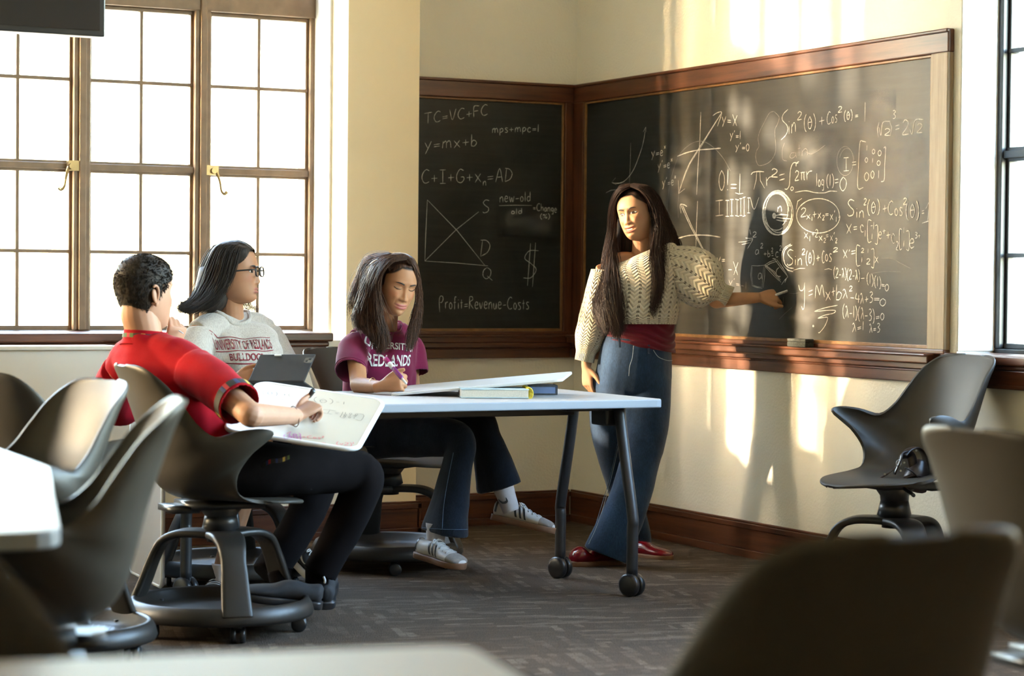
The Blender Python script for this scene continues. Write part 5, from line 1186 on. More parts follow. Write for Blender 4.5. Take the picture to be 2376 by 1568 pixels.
shoe_white = MATS['shoe_white']; gum = plain('gum_sole', (.16, .075, .035), .6, .1, 30); suede = plain('grey_suede', (.24, .21, .19), .95, .1, 90, .3)
shoe_black = plain('black_suede', (.012, .011, .012), .8, .2, 60, .2); sock_m = plain('white_ribbed_sock', (.52, .50, .52), .95, .04, 60, .3)
gold = plain('gold_jewellery', (.72, .48, .22), .3, .05, 30, metal=1)
def dirs(fwd): y = nrm(fwd*V(1, 1, 0) if abs(fwd[2]) < .3 else fwd); x = nrm(np.cross(y, ZU)); return x, y
def rings(*r):
    """(centre, x axis, y axis, a, b [, x tilt vector])"""
    return [(V(*c), nrm(x)*a, nrm(y)*b) for c, x, y, a, b in r]
def collar(loft, v, r, mat, name, par, off=.001):
    pts = np.array([loft.at(u, v, off) for u in np.linspace(0, 1, 41)]); return MB().tube(pts, r, 8, smooth=False, caps=False, flat=1.6).build(name, mat, par, True, local=False)
def trousers(root, mat, parts, voxel=.0065, name='jeans', amp=.003, seed=1, dec=.5, freq=(9, 9, 5)):
    mb = MB()
    for p in parts:
        if p[0] == 'rings':
            c = catmull(np.array([r[0] for r in p[1]]), 30); a = catmull(np.array([r[1] for r in p[1]]), 30); b = catmull(np.array([r[2] for r in p[1]]), 30)
            th = np.linspace(0, 2*np.pi, 24, endpoint=False); mb.grid(c[:, None]+a[:, None]*np.cos(th)[None, :, None]+b[:, None]*np.sin(th)[None, :, None], True, (True, True))
        else: mb.tube(p[1], p[2], 24, flat=p[3] if len(p) > 3 else 1, nor=p[4] if len(p) > 4 else None)
    f = V(*freq)
    ridge = lambda co, k, sd: (1-2*np.abs(vnoise(co*k, 1, sd)))
    me = remesh(mb, voxel, 3, dec, lambda co: amp*(.7*vnoise(co*f, 1, seed)+.5*vnoise(co*f*2.1, 1, seed+2)+.55*ridge(co, V(11, 11, 16), seed+4)*np.clip(vnoise(co*3.1, 1, seed+6)+.35, 0, 1)))
    return link(me, name, mat, root, True, local=False)
def bracelet(par, c, ax, r, rad, mat, name='bracelet'):
    ax = nrm(ax); a = nrm(np.cross(ax, V(.2, .3, .9))); b = np.cross(ax, a); t = np.linspace(0, 2*np.pi, 33)
    return MB().tube(c+np.outer(np.cos(t)*r, a)+np.outer(np.sin(t)*r, b), rad, 6, smooth=False, caps=False).build(name, mat, par, True, local=False)
def pen(name, label, a, b, segs, cat='marker'):
    """segs: (t0, t1, radius, material, part name)"""
    a, b = V(*a), V(*b); root = thing(name, (a+b)/2, label, cat)
    for t0, t1, r, m, nm in segs:
        p = [a+(b-a)*t for t in (t0, t0+(t1-t0)*.06, t1-(t1-t0)*.06, t1)]
        MB().tube(p, [r*.8, r, r, r*.8], 14, smooth=False).build(nm, m, root, True, local=False)
    return root
def trim_mat():
    m, t, b = nodes('woven_trim'); S(b, rough=.8)
    uv = t.nodes.new('ShaderNodeUVMap'); sx = t.nodes.new('ShaderNodeSeparateXYZ'); t.links.new(uv.outputs[0], sx.inputs[0])
    k = mth(t, 'FLOOR', mth(t, 'MULTIPLY', sx.outputs[0], 34.0)); n = t.nodes.new('ShaderNodeTexWhiteNoise'); n.noise_dimensions = '1D'; t.links.new(k, n.inputs['W'])
    c = ramp(t, n.outputs['Value'], [(0, (.02, .02, .015)), (.28, (.06, .10, .02)), (.42, (.45, .30, .05)), (.52, (.02, .015, .015)), (.70, (.35, .02, .03)), (.80, (.55, .45, .30)), (.88, (.02, .03, .10))])
    t.nodes[-1]; 
    for q in t.nodes:
        if q.bl_idname == 'ShaderNodeValToRGB': q.color_ramp.interpolation = 'CONSTANT'
    t.links.new(c, b.inputs['Base Color']); return m
trim_m = trim_mat()
skin_w = skin('skin_warm', (.38, .20, .108), (.34, .10, .08)); skin_t = skin('skin_tan', (.34, .165, .082), (.32, .09, .09)); skin_b = skin('skin_brown', (.31, .155, .085), (.28, .09, .075)); skin_l = skin('skin_light', (.36, .195, .125), (.3, .10, .09))
hair_dark = hairm('hair_black_brown', (.010, .006, .005), (.045, .022, .015)); hair_brown = hairm('hair_dark_brown', (.020, .009, .005), (.085, .038, .020)); hair_blk = hairm('hair_black', (.009, .007, .006), (.030, .020, .014), .5)
red_m = cloth('red_cotton', (.27, .002, .008), .9, .05, 900, sheen=.03); maroon_m = cloth('purple_cotton', (.12, .008, .036), .9, .06, 900, sheen=.15); grey_m = cloth('heather_grey_cotton', (.37, .34, .31), .95, .03, 900, fleck=.35)
print_red = cloth('maroon_print', (.16, .012, .025), .7, .1, 900); print_white = cloth('white_print', (.55, .53, .51), .7, .03, 900)
black_twill = cloth('black_twill', (.0045, .003, .003), 1.0, .2, 900, sheen=0); sash_m = cloth('maroon_jersey', (.09, .003, .012), .8, .1, 900)
denim_w = denim('blue_denim', (.005, .014, .036), (.024, .055, .115)); denim_g = denim('dark_denim', (.005, .007, .012), (.015, .024, .042))
def knit_mat():
    m, t, b = nodes('cream_lace_knit'); S(b, rough=1.0, spec=.1, sheen=.3)
    uv = t.nodes.new('ShaderNodeUVMap'); sp = t.nodes.new('ShaderNodeSeparateXYZ'); t.links.new(uv.outputs[0], sp.inputs[0])
    U, Vv = sp.outputs[0], sp.outputs[1]; at = t.nodes.new('ShaderNodeAttribute'); at.attribute_name = 'knit'; sc2 = t.nodes.new('ShaderNodeSeparateXYZ'); t.links.new(at.outputs['Vector'], sc2.inputs[0])
    u = mth(t, 'MULTIPLY', U, sc2.outputs[0]); v = mth(t, 'MULTIPLY', Vv, sc2.outputs[1])
    fu = mth(t, 'FRACT', u); au = mth(t, 'MULTIPLY', mth(t, 'ABSOLUTE', mth(t, 'SUBTRACT', fu, .5)), 2.0)       # 0 mid column .. 1 edge
    che = mth(t, 'SINE', mth(t, 'MULTIPLY', mth(t, 'ADD', mth(t, 'MULTIPLY', v, 1.0), mth(t, 'MULTIPLY', mth(t, 'POWER', au, .7), 1.3)), 6.2832))
    spine = mth(t, 'GREATER_THAN', mth(t, 'ABSOLUTE', mth(t, 'SUBTRACT', au, .93)), .05)
    h = mth(t, 'ADD', che, mth(t, 'MULTIPLY', spine, .3))
    fv = mth(t, 'SUBTRACT', mth(t, 'FRACT', v), .5)
    d2 = mth(t, 'ADD', mth(t, 'POWER', mth(t, 'DIVIDE', mth(t, 'SUBTRACT', au, .12), .10), 2.0), mth(t, 'POWER', mth(t, 'DIVIDE', fv, .26), 2.0))
    hole = mth(t, 'LESS_THAN', d2, 1.0)
    rib = mth(t, 'SINE', mth(t, 'MULTIPLY', u, 6.2832*3)); isr = sc2.outputs[2]
    hh = mth(t, 'ADD', mth(t, 'MULTIPLY', h, mth(t, 'SUBTRACT', 1.0, isr)), mth(t, 'MULTIPLY', mth(t, 'MULTIPLY', rib, isr), 1.5))
    groove = ramp(t, mth(t, 'MULTIPLY_ADD', hh, .5, .5), [(.0, (.36, .32, .24)), (.3, (.52, .465, .36))])
    c = mixc(t, mth(t, 'MULTIPLY', hole, mth(t, 'SUBTRACT', 1.0, isr)), groove, (.09, .07, .05)); t.links.new(c, b.inputs['Base Color'])
    bump(t, b, hh, .7, .003); return m
knit = knit_mat()
def knit_obj(lofts, name, par):
    """lofts: (Loft, columns, rows, rib v0, rib v1)"""
    mb = MB(); kv = []
    for L, nu, nv, r0, r1 in lofts:
        n0 = mb.n; L.add(mb); n = mb.n-n0; r = L.g.shape[0]; vv = np.repeat(np.linspace(0, 1, r), L.g.shape[1]+1)
        rib = ((vv < r0) | (vv > r1)).astype(float); kv.append(np.stack([np.full(n, nu), np.full(n, nv), rib], 1))
    me = mb.mesh(name); a = me.attributes.new('knit', 'FLOAT_VECTOR', 'POINT'); a.data.foreach_set('vector', np.vstack(kv).ravel().astype(np.float32))
    o = link(me, name, knit, par, True, local=False); m = o.modifiers.new('s', 'SOLIDIFY'); m.thickness = .004; m.offset = -1; return o

# ------------------------------------------------ the woman at the board
W = person('standing woman in a cream off-shoulder sweater and wide blue jeans, pointing with chalk', V(-.58, -1.47, 0))
hW = Head(P(1477, 497, 9.50), cam_dir(-.56, -.06, -.83), cam_dir(-.20, 1, -.02), .93, smile=1.0, mouth_open=1.0, width=1.04, jaw=1.03, nose=.88)
fx = cam_dir(-.22, 0, -1); sx, sy = dirs(fx)
J = dict(sx=sx, sy=sy, trap=.012, pelvis=P(1468, 850, 9.52), chest=P(1484, 680, 9.52), neck=P(1492, 598, 9.54),
         shR=P(1405, 622, 9.52), elR=P(1378, 735, 9.62), wrR=P(1360, 848, 9.50), shL=P(1572, 606, 9.50), elL=P(1662, 697, 9.38), wrL=P(1762, 690, 9.39))
hands = [dict(wrist=P(1760, 690, 9.39), d=cam_dir(.93, .12, .25), n=cam_dir(-.2, .62, -.75), side=1, curls=[(52, 62, 40), (62, 70, 40), (66, 70, 45), (66, 70, 45)], k=.92, thumb=(.9, .1, .3), thumbdir=cam_dir(.85, -.42, -.1)),
         dict(wrist=P(1360, 850, 9.50), d=cam_dir(.08, -1, 0), n=cam_dir(-.85, 0, -.5), side=-1, curls=[(18, 25, 15), (22, 28, 18), (26, 30, 18), (30, 30, 18)], k=.92, thumb=(.6, .1, .2))]
bW, _ = make_body(W, hW, J, skin_w, .93, hands, armr=.95, neckr=.047)
hW.eyes(W, gaze=(.2, -.1))
tg = np.array([[hW.front(x, -.0685+6*x*x+dz, .0100-.003*abs(dz)/.003) for x in np.linspace(-.0150, .0150, 15)] for dz in (-.0020, 0, .0028)])
MB().grid(hW.world(tg.reshape(-1, 3)).reshape(tg.shape)).build('teeth', teeth_m, W, True, local=False)
def P3(l): return np.array([P(*q) for q in l])
# sweater
def kn(seed): return lambda u, v, g: .006*vnoise(g*9, 1, seed)+.003*vnoise(g*24, 1, seed+1)
tor = Loft(rings((P(1490, 752, 9.50), CR, -CW, .140, .118), (P(1488, 735, 9.50), CR, -CW, .150, .124), (P(1494, 690, 9.50), CR, -CW, .150, .125), (P(1496, 650, 9.50), nrm(CR+CU*.06), -CW, .160, .118),
     (P(1490, 618, 9.50), nrm(CR+CU*.20), -CW, .172, .098), (P(1490, 596, 9.51), nrm(CR+CU*.36), -CW, .150, .082), (P(1492, 588, 9.51), nrm(CR+CU*.40), -CW, .115, .070), (P(1492, 590, 9.51), nrm(CR+CU*.40), -CW, .105, .064)), 150, 110, kn(3))
slL = Loft(rings((P(1535, 612, 9.52), nrm(-CU*.89-CR*.45), CW, .085, .075), (P(1575, 620, 9.49), nrm(-CU*.89-CR*.45), CW, .105, .09), (P(1612, 640, 9.45), nrm(-CU*.89-CR*.45), CW, .120, .10), (P(1645, 664, 9.41), nrm(-CU*.89-CR*.45), CW, .105, .088), (P(1664, 677, 9.38), nrm(-CU*.89-CR*.45), CW, .062, .055), (P(1672, 682, 9.375), nrm(-CU*.89-CR*.45), CW, .048, .045), (P(1692, 690, 9.375), nrm(-CU*.89-CR*.45), CW, .045, .042)), 110, 90, kn(5))
slR = Loft(rings((P(1403, 628, 9.52), nrm(CR-CU*.12), -CW, .062, .070), (P(1399, 650, 9.54), nrm(CR-CU*.15), -CW, .066, .074), (P(1386, 710, 9.58), nrm(CR-CU*.2), -CW, .066, .070), (P(1377, 765, 9.56), nrm(CR-CU*.18), -CW, .074, .072), (P(1368, 800, 9.53), nrm(CR-CU*.12), -CW, .062, .062), (P(1361, 818, 9.51), nrm(CR-CU*.16), -CW, .044, .044), (P(1356, 838, 9.50), nrm(CR-CU*.2), -CW, .042, .042)), 100, 110, kn(7))
knit_obj([(tor, 20, 30, .035, .965), (slL, 14, 20, -1, .86), (slR, 13, 32, .05, .86)], 'sweater', W)
sash = Loft(rings((P(1486, 806, 9.50), nrm(CR-CU*.16), -CW, .146, .112), (P(1488, 785, 9.50), nrm(CR-CU*.14), -CW, .143, .108), (P(1489, 760, 9.50), nrm(CR-CU*.1), -CW, .138, .104), (P(1490, 725, 9.50), CR, -CW, .134, .10)), 120, 50, lambda u, v, g: .0035*np.sin(v*26+4*np.sin(u*12.6)+3*vnoise(g*10, 1, 2)))
sash.add(mb := MB()); mb.build('sash', sash_m, W, True, local=False)
jW = trousers(W, denim_w, [('rings', rings((P(1484, 792, 9.50), nrm(CR-CU*.17), -CW, .140, .106), (P(1478, 820, 9.50), nrm(CR-CU*.1), -CW, .152, .115), (P(1474, 860, 9.50), CR, -CW, .160, .122), (P(1468, 900, 9.50), CR, -CW, .162, .115), (P(1464, 925, 9.5), CR, -CW, .14, .09))),
     ('t', P3([(1506, 880, 9.48), (1500, 980, 9.44), (1482, 1080, 9.39), (1452, 1180, 9.35), (1424, 1250, 9.33), (1408, 1288, 9.33)]), [.098, .090, .080, .086, .094, .098], .8, CW),
     ('t', P3([(1420, 880, 9.53), (1416, 980, 9.58), (1430, 1080, 9.64), (1462, 1180, 9.70), (1478, 1240, 9.72), (1480, 1272, 9.72)]), [.096, .086, .070, .062, .060, .060], .9, CW)], .006, 'jeans', .0085, 4, .6, (9, 9, 5))
def seamline(par, pts, r, mat, name='seam'): return MB().tube(P3(pts), r, 5).build(name, mat, par, True, local=False)
stitch = plain('pale_stitching', (.30, .36, .42), .9, .3, 300)
seamline(W, [(1470, 802, 9.377), (1467, 830, 9.372), (1461, 850, 9.372), (1459, 872, 9.374)], .0014, stitch)
seamline(W, [(1516, 812, 9.39), (1528, 828, 9.385), (1548, 836, 9.41), (1560, 836, 9.46)], .0012, stitch)
def seam_on(obj, par, pts, r, mat, name='seam', step=8, off=.0008):
    """stitched seam laid on the surface of a garment along the given line of sight points"""
    bvh = BVHTree.FromPolygons([tuple(v.co) for v in obj.data.vertices], [tuple(p.vertices) for p in obj.data.polygons]); q = catmull(np.array(pts, float), len(pts)*step); out = []
    for x, y in q:
        d = nrm(ray(x, y)); h = bvh.ray_cast(Vector(CAM), Vector(d), 40)
        if h[0] is not None: out.append(V(*h[0])-d*off)
    return MB().tube(out, r, 5, smooth=False).build(name, mat, par, True, local=False)
st2 = plain('denim_stitching', (.10, .16, .25), .9, .3, 300)
for pts in ([(1452, 955), (1440, 1010), (1425, 1080), (1405, 1160), (1385, 1220), (1366, 1262)], [(1448, 960), (1436, 1014), (1421, 1084), (1400, 1162), (1380, 1222), (1361, 1262)]): seam_on(jW, W, pts, .0013, stitch if pts[0][0] > 1450 else st2)
for x, y in ((1437, 786), (1505, 800)): MB().tube([P(x, y, 9.393), P(x+1, y+20, 9.383)], .0055, 6, smooth=False, flat=.4, nor=-CW).build('belt_loop', denim_w, W, local=False)
patent = plain('patent_maroon', (.14, .004, .010), .12, .1, 10)
shoe(W, P(1440, 1306, 9.42), cam_dir(-.90, .02, -.42)*V(1, 1, 0), ZU, .235, 1.12, patent, gum, toe=1.75); shoe(W, P(1452, 1288, 9.72), cam_dir(.72, 0, -.55)*V(1, 1, 0), ZU, .235, 1.0, patent, gum)
lg = [P3(l) for l in ([(1460, 433, 9.44), (1441, 441, 9.44), (1426, 462, 9.47), (1419, 505, 9.52), (1422, 555, 9.53), (1428, 615, 9.44), (1438, 690, 9.37), (1446, 745, 9.36), (1440, 775, 9.36)],
     [(1462, 431, 9.47), (1440, 440, 9.48), (1426, 475, 9.52), (1421, 540, 9.55), (1416, 610, 9.46), (1416, 690, 9.38), (1428, 760, 9.36), (1430, 790, 9.36)],
     [(1464, 429, 9.50), (1440, 438, 9.50), (1424, 478, 9.53), (1416, 550, 9.54), (1402, 620, 9.49), (1396, 700, 9.44), (1412, 770, 9.38)],
     [(1467, 429, 9.54), (1444, 437, 9.55), (1428, 478, 9.58), (1416, 560, 9.59), (1394, 640, 9.56), (1380, 720, 9.50), (1392, 770, 9.44)])]
rg_ = [P3(l) for l in ([(1464, 432, 9.43), (1488, 442, 9.41), (1508, 468, 9.42), (1520, 505, 9.43), (1520, 540, 9.43), (1512, 600, 9.38), (1520, 660, 9.36), (1514, 710, 9.355), (1522, 740, 9.36)],
     [(1466, 430, 9.46), (1496, 440, 9.44), (1518, 475, 9.45), (1522, 530, 9.43), (1524, 600, 9.39), (1533, 655, 9.365), (1528, 705, 9.36)],
     [(1468, 428, 9.50), (1502, 438, 9.47), (1525, 480, 9.48), (1538, 540, 9.49), (1540, 600, 9.44), (1535, 660, 9.39)],
     [(1470, 427, 9.54), (1510, 438, 9.53), (1535, 480, 9.55), (1555, 540, 9.57), (1572, 566, 9.58), (1566, 600, 9.62)],
     [(1472, 427, 9.58), (1512, 440, 9.60), (1538, 490, 9.64), (1560, 550, 9.66), (1556, 620, 9.68)])]
hair_obj([strands(lg, 1600, .0045, .0012, .007, 30, 1, wfreq=9), strands(rg_, 1600, .0045, .0012, .006, 30, 2, wfreq=9), strands(lg[:3], 260, .010, .0007, .007, 24, 5, spread_end=1.5), strands(rg_[:3], 160, .010, .0007, .007, 24, 6, spread_end=1.5)], hair_dark, W)
facew = lambda c: .092-14*max(abs(c[0])-.016, 0)**2
cap = scalp_cap(hW, .007, front=.08, face=facew, back_z=-.10)
cap.tube(P3([(1484, 470, 9.57), (1480, 530, 9.62), (1474, 590, 9.64), (1470, 650, 9.66)]), [.075, .095, .115, .07], 18, flat=.55, nor=CW); cap.build('hair_underlayer', hair_dark, W, True, local=False)
pen('chalk_stick', 'short white stick of chalk in the fingers of the standing woman', P(1800, 684, 9.355), P(1830, 674, 9.40), [(0, 1, .0055, chalk_m, 'stick')], 'chalk')

# ------------------------------------------------ woman in the purple T-shirt
G = person('seated woman in a purple university T-shirt, looking down with legs crossed', V(-1.62, -1.42, 0))
hG = Head(P(921, 660, 8.86), cam_dir(.46, -.30, -.84), cam_dir(.26, .93, -.20), .98, smile=.9, mouth_open=0, eyes_closed=True, width=.98, jaw=.97)
sx, sy = dirs(cam_dir(.42, 0, -.9))
J = dict(sx=sx, sy=sy, pelvis=P(868, 1000, 9.02), chest=P(878, 850, 9.0), neck=P(893, 768, 9.02), shR=P(824, 793, 8.90), elR=P(832, 893, 8.70), wrR=P(882, 897, 8.52), shL=P(950, 793, 9.12), elL=P(955, 890, 9.15), wrL=P(905, 928, 9.12))
hands = [dict(wrist=P(884, 896, 8.51), d=cam_dir(.88, .22, -.25), n=cam_dir(-.25, .38, -.88), side=-1, curls=[(62, 75, 40), (68, 78, 45), (72, 78, 45), (75, 75, 45)], k=.95, thumb=(.9, .15, .5), thumbdir=cam_dir(.62, .62, -.2)),
         dict(wrist=P(905, 928, 9.12), d=cam_dir(-.9, -.1, .1), n=ZU, side=1, curls=[(20, 20, 10)]*4, k=.92)]
bG, tipsG = make_body(G, hG, J, skin_t, .93, hands, armr=.95, neckr=.047)
hG.eyes(G)
ft_ = lambda s: (lambda u, v, g: .0045*vnoise(g*V(10, 10, 7), 1, s)+.0042*(1-2*np.abs(vnoise(g*V(13, 13, 9), 1, s+9)))*np.clip(vnoise(g*3.5, 1, s+11)+.45, 0, 1)+.002*vnoise(g*26, 1, s+2)+.006*(1-v)*vnoise(g*V(16, 16, 3), 1, s+4))
def perp(t):
    t = nrm(t); a = nrm(np.cross(t, V(.13, .2, 1) if abs(t[2]) < .95 else V(1, 0, 0))); return a, np.cross(a, t)
def shirt(root, mat, pel, ch, nb, sx, sy, k, seed, neckline=1.0, hem=(.165, .125), bust=.125, neckw=.066, tilt=V(0, 0, 0), name='tshirt', shw=.158, sleeves=()):
    z = nrm(nb-pel)
    L = Loft(rings((pel-z*.03, sx, sy, hem[0]*k, hem[1]*k), (pel*.75+ch*.25, sx, sy, .155*k, .120*k), (pel*.4+ch*.6, sx, sy, .150*k, .116*k), (ch+sy*.004, sx, sy, .158*k, bust*k), (ch*.55+nb*.45, sx, sy, (shw+.004)*k, .104*k),
         (ch*.28+nb*.72, sx, sy, shw*k, .084*k), (ch*.10+nb*.90+z*.0, sx, sy, (shw*.72)*k, .074*k), (nb+z*.004+sy*.006, nrm(sx), nrm(sy-z*.30), neckw*1.28*k, .072*k), (nb+z*.016+sy*.008, nrm(sx), nrm(sy-z*.42), neckw*k, .066*k)), 120, 100, ft_(seed))
    mb = MB(); mb.grid(L.g, True, (True, True)); SL = []; cuts = [(pel-z*.03, -z)]
    for a, b, c, r0, r1 in sleeves:
        S_ = Loft([(V(*q), r*e1_, r*e2_) for (q, r), (e1_, e2_) in zip(((a, r0), (b, r0*.5+r1*.5), (c, r1)), [perp(c-a)]*3)], 40, 30); SL.append(S_); mb.grid(S_.g, True, (True, True)); cuts.append((c, nrm(c-b)))
        mb.tube([nb-z*.035, nb*.45+a*.55+z*.010, a], [.062*k, r0*.88, r0*.92], 16)
    d = ft_(seed)
    me = remesh(mb, .0055, 6, 1.0, lambda co: d(0, np.clip(((co-pel)@z)/.45, 0, 1), co), .6)
    import bmesh
    bm = bmesh.new(); bm.from_mesh(me); kill = []
    for f in bm.faces:
        c = V(*f.calc_center_median())
        for q, n in cuts:
            if abs((c-q)@n) < .016 and V(*f.normal)@n > .55 and np.linalg.norm(c-q) < .26: kill.append(f); break
    bmesh.ops.delete(bm, geom=kill, context='FACES'); bm.to_mesh(me); bm.free()
    o = link(me, name, mat, root, True, local=False); m = o.modifiers.new('s', 'SOLIDIFY'); m.thickness = .003; m.offset = -1
    L = Wrap(L, o); SL = [Wrap(q, o) for q in SL]
    return L, SL
zG = nrm(J['neck']-J['pelvis'])
LG, SLG = shirt(G, maroon_m, J['pelvis'], J['chest'], J['neck'], sx, sy, .95, 21, sleeves=[(J['shR']-sx*.012, P(818, 816, 8.86), P(815, 862, 8.78), .058, .064), (J['shL']+sx*.012, P(955, 818, 9.12), P(960, 868, 9.08), .058, .060)])
collar(LG, 1, .004, maroon_m, 'neck_rib', G)
text_on(LG, 'UNIVERSITY', .140, .345, .500, .090, print_white, 'print', G, bold=.018, arc=.028); text_on(LG, 'OF', .352, .384, .495, .080, print_white, 'print', G, bold=.018)
text_on(LG, 'REDLANDS', .150, .365, .385, .085, print_white, 'print', G, bold=.018)
seamG = collar(SLG[0], .93, .0012, maroon_m, 'sleeve_seam', G, .001)
jG = trousers(G, denim_g, [('rings', rings((P(868, 985, 9.02), sx, sy, .150, .115), (P(868, 1010, 9.02), sx, sy, .165, .13), (P(872, 1030, 9.0), sx, sy, .15, .12))),
     ('t', P3([(865, 1015, 8.95), (960, 1013, 8.84), (1045, 1015, 8.74), (1068, 1035, 8.70), (1060, 1080, 8.69), (1045, 1160, 8.68), (1034, 1222, 8.67), (1032, 1236, 8.67)]), [.085, .082, .074, .072, .072, .092, .116, .120], .62, CW),
     ('t', P3([(890, 1008, 9.05), (990, 988, 8.96), (1085, 975, 8.86), (1118, 985, 8.82), (1128, 1020, 8.80), (1142, 1070, 8.79), (1155, 1115, 8.78), (1160, 1132, 8.78)]), [.085, .080, .070, .068, .072, .088, .103, .106], .62, CW)], .006, 'jeans', .006, 9, .6)
seam_on(jG, G, [(1052, 1050), (1040, 1110), (1030, 1170), (1026, 1226)], .0012, st2); seam_on(jG, G, [(970, 1222), (1000, 1226), (1040, 1228), (1080, 1228), (1098, 1227)], .0012, st2)
for c, ax in ((P(1011, 1250, 8.66), cam_dir(.05, 1, 0)), (P(1178, 1160, 8.76), cam_dir(-.35, 1, 0))):
    MB().tube([c-ax*.045, c, c+ax*.06], [.034, .036, .042], 20).build('sock', sock_m, G, True, local=False)
sw = P3([(1156, 1158, 8.715), (1166, 1166, 8.712), (1176, 1163, 8.712), (1174, 1154, 8.716)]); MB().tube(sw, [.001, .004, .0045, .001], 6, flat=.3, nor=CW).build('sock_mark', black_plastic, G, True, local=False)
shoe(G, P(968, 1288, 8.66), cam_dir(.70, -.13, -.68), cam_dir(.10, 1, -.10), .250, 1.0, shoe_white, gum, shoe_white, 'stripes', suede)
shoe(G, P(1141, 1202, 8.80), cam_dir(.94, -.20, -.30), cam_dir(.22, .95, .05), .255, 1.0, shoe_white, gum, shoe_white, 'stripes', suede)
gl = [P3(l) for l in ([(944, 600, 8.78), (912, 606, 8.75), (887, 635, 8.75), (876, 680, 8.77), (886, 730, 8.79), (896, 780, 8.80), (892, 812, 8.79)],
     [(940, 595, 8.80), (898, 600, 8.78), (870, 635, 8.78), (862, 690, 8.80), (870, 750, 8.80), (884, 800, 8.79), (880, 820, 8.79)],
     [(935, 592, 8.84), (890, 598, 8.82), (860, 632, 8.82), (848, 690, 8.83), (846, 745, 8.81), (860, 790, 8.79)],
     [(930, 591, 8.88), (882, 598, 8.88), (852, 635, 8.89), (834, 690, 8.90), (820, 735, 8.88), (828, 765, 8.84)])]
gr = [P3(l) for l in ([(948, 602, 8.79), (962, 622, 8.79), (968, 660, 8.82), (966, 705, 8.86), (958, 745, 8.88), (946, 790, 8.86), (936, 815, 8.86)], [(944, 596, 8.82), (964, 612, 8.83), (972, 660, 8.88), (973, 710, 8.92), (968, 760, 8.92), (955, 812, 8.89)], [(940, 593, 8.86), (962, 608, 8.90), (972, 660, 8.94), (972, 720, 8.98), (965, 790, 8.98)])]
gt = [P3(l) for l in ([(903, 628, 8.745), (893, 606, 8.79), (884, 596, 8.88)], [(922, 613, 8.752), (914, 598, 8.81), (903, 590, 8.91)], [(944, 608, 8.765), (938, 595, 8.83), (925, 589, 8.93)], [(962, 620, 8.80), (959, 603, 8.85), (946, 592, 8.94)])]
pt_ = [P3(l) for l in ([(900, 592, 8.84), (872, 600, 8.90), (850, 612, 8.94), (836, 650, 8.95), (838, 680, 8.94), (850, 705, 8.90)], [(905, 588, 8.86), (870, 592, 8.94), (842, 610, 8.98), (826, 655, 8.98), (815, 700, 8.96), (806, 738, 8.94)])]
hair_obj([strands(gt, 500, .003, .0012, .001, 12, 15), strands(gl, 1500, .0045, .0012, .007, 26, 11, wfreq=7), strands(gr, 700, .004, .0012, .006, 26, 12, wfreq=7), strands(pt_, 200, .006, .0009, .006, 20, 13), strands(gl[:2]+pt_, 160, .012, .0006, .008, 20, 14, spread_end=1.6)], hair_brown, G)
capG = scalp_cap(hG, .004, front=.075, face=lambda c: .090-14*max(abs(c[0])-.016, 0)**2, back_z=-.08); capG.tube(P3([(890, 640, 8.94), (885, 700, 8.98), (888, 760, 9.02)]), [.07, .075, .05], 16, flat=.6, nor=CW); capG.build('hair_underlayer', hair_brown, G, True, local=False)
MB().tube(P3([(860, 612, 8.83), (868, 606, 8.81), (876, 602, 8.80)]), .0035, 8).build('hair_clip', shoe_white, G, True, local=False)
bracelet(G, P(865, 893, 8.585), cam_dir(1, .05, -.5), .0275, .0012, gold)
pen('marker', 'purple marker upright in the hand of the woman in the purple T-shirt', P(943, 890, 8.40), P(893, 831, 8.50), [(0, .22, .0045, shoe_white, 'tip'), (.2, .62, .0085, plain('purple_barrel', (.14, .01, .12), .3), 'barrel'), (.62, .80, .0095, shoe_white, 'band'), (.80, 1.0, .0098, plain('purple_cap', (.25, .008, .10), .3), 'cap')])

# ------------------------------------------------ woman in the grey T-shirt
K = person('seated woman in glasses and a pale grey university T-shirt, face in profile', V(-2.3, -1.5, 0))
hK = Head(P(545, 634, 8.80), cam_dir(.975, .02, -.16), cam_dir(-.02, 1, 0), 1.0, smile=.2, mouth_open=.1, width=1.03, jaw=1.08, nose=.95)
sx, sy = dirs(cam_dir(.36, 0, -.93))
J = dict(sx=sx, sy=sy, pelvis=P(562, 985, 8.82), chest=P(548, 832, 8.80), neck=P(536, 748, 8.84), shR=P(455, 778, 8.70), elR=P(452, 890, 8.55), wrR=P(543, 882, 8.42), shL=P(622, 772, 8.96), elL=P(668, 880, 8.90), wrL=P(668, 905, 8.62),
         hpR=P(545, 1005, 8.72), knR=P(600, 1020, 8.33), anR=P(516, 1320, 8.36), hpL=P(590, 1005, 8.80), knL=P(712, 1010, 8.42), anL=P(687, 1230, 8.42))
hands = [dict(wrist=P(541, 880, 8.42), d=cam_dir(.9, .05, -.3), n=cam_dir(-.1, .35, -.93), side=-1, curls=[(30, 40, 25), (35, 40, 25), (40, 42, 25), (45, 45, 25)], k=.92, thumb=(.8, .1, .3), thumbdir=cam_dir(.7, .6, -.1)),
         dict(wrist=P(668, 905, 8.62), d=cam_dir(.5, 0, -.8), n=ZU, side=1, curls=[(20, 20, 10)]*4, k=.92)]
make_body(K, hK, J, skin_b, 1.0, hands, neckr=.053)
hK.eyes(K, gaze=(0, 0))
zK = nrm(J['neck']-J['pelvis'])
LK, SLK = shirt(K, grey_m, J['pelvis'], J['chest'], J['neck'], sx, sy, 1.06, 41, bust=.130, sleeves=[(J['shR']-sx*.012, P(447, 806, 8.66), P(446, 865, 8.60), .066, .074), (J['shL']+sx*.012, P(632, 800, 8.96), P(652, 850, 8.93), .064, .070)])
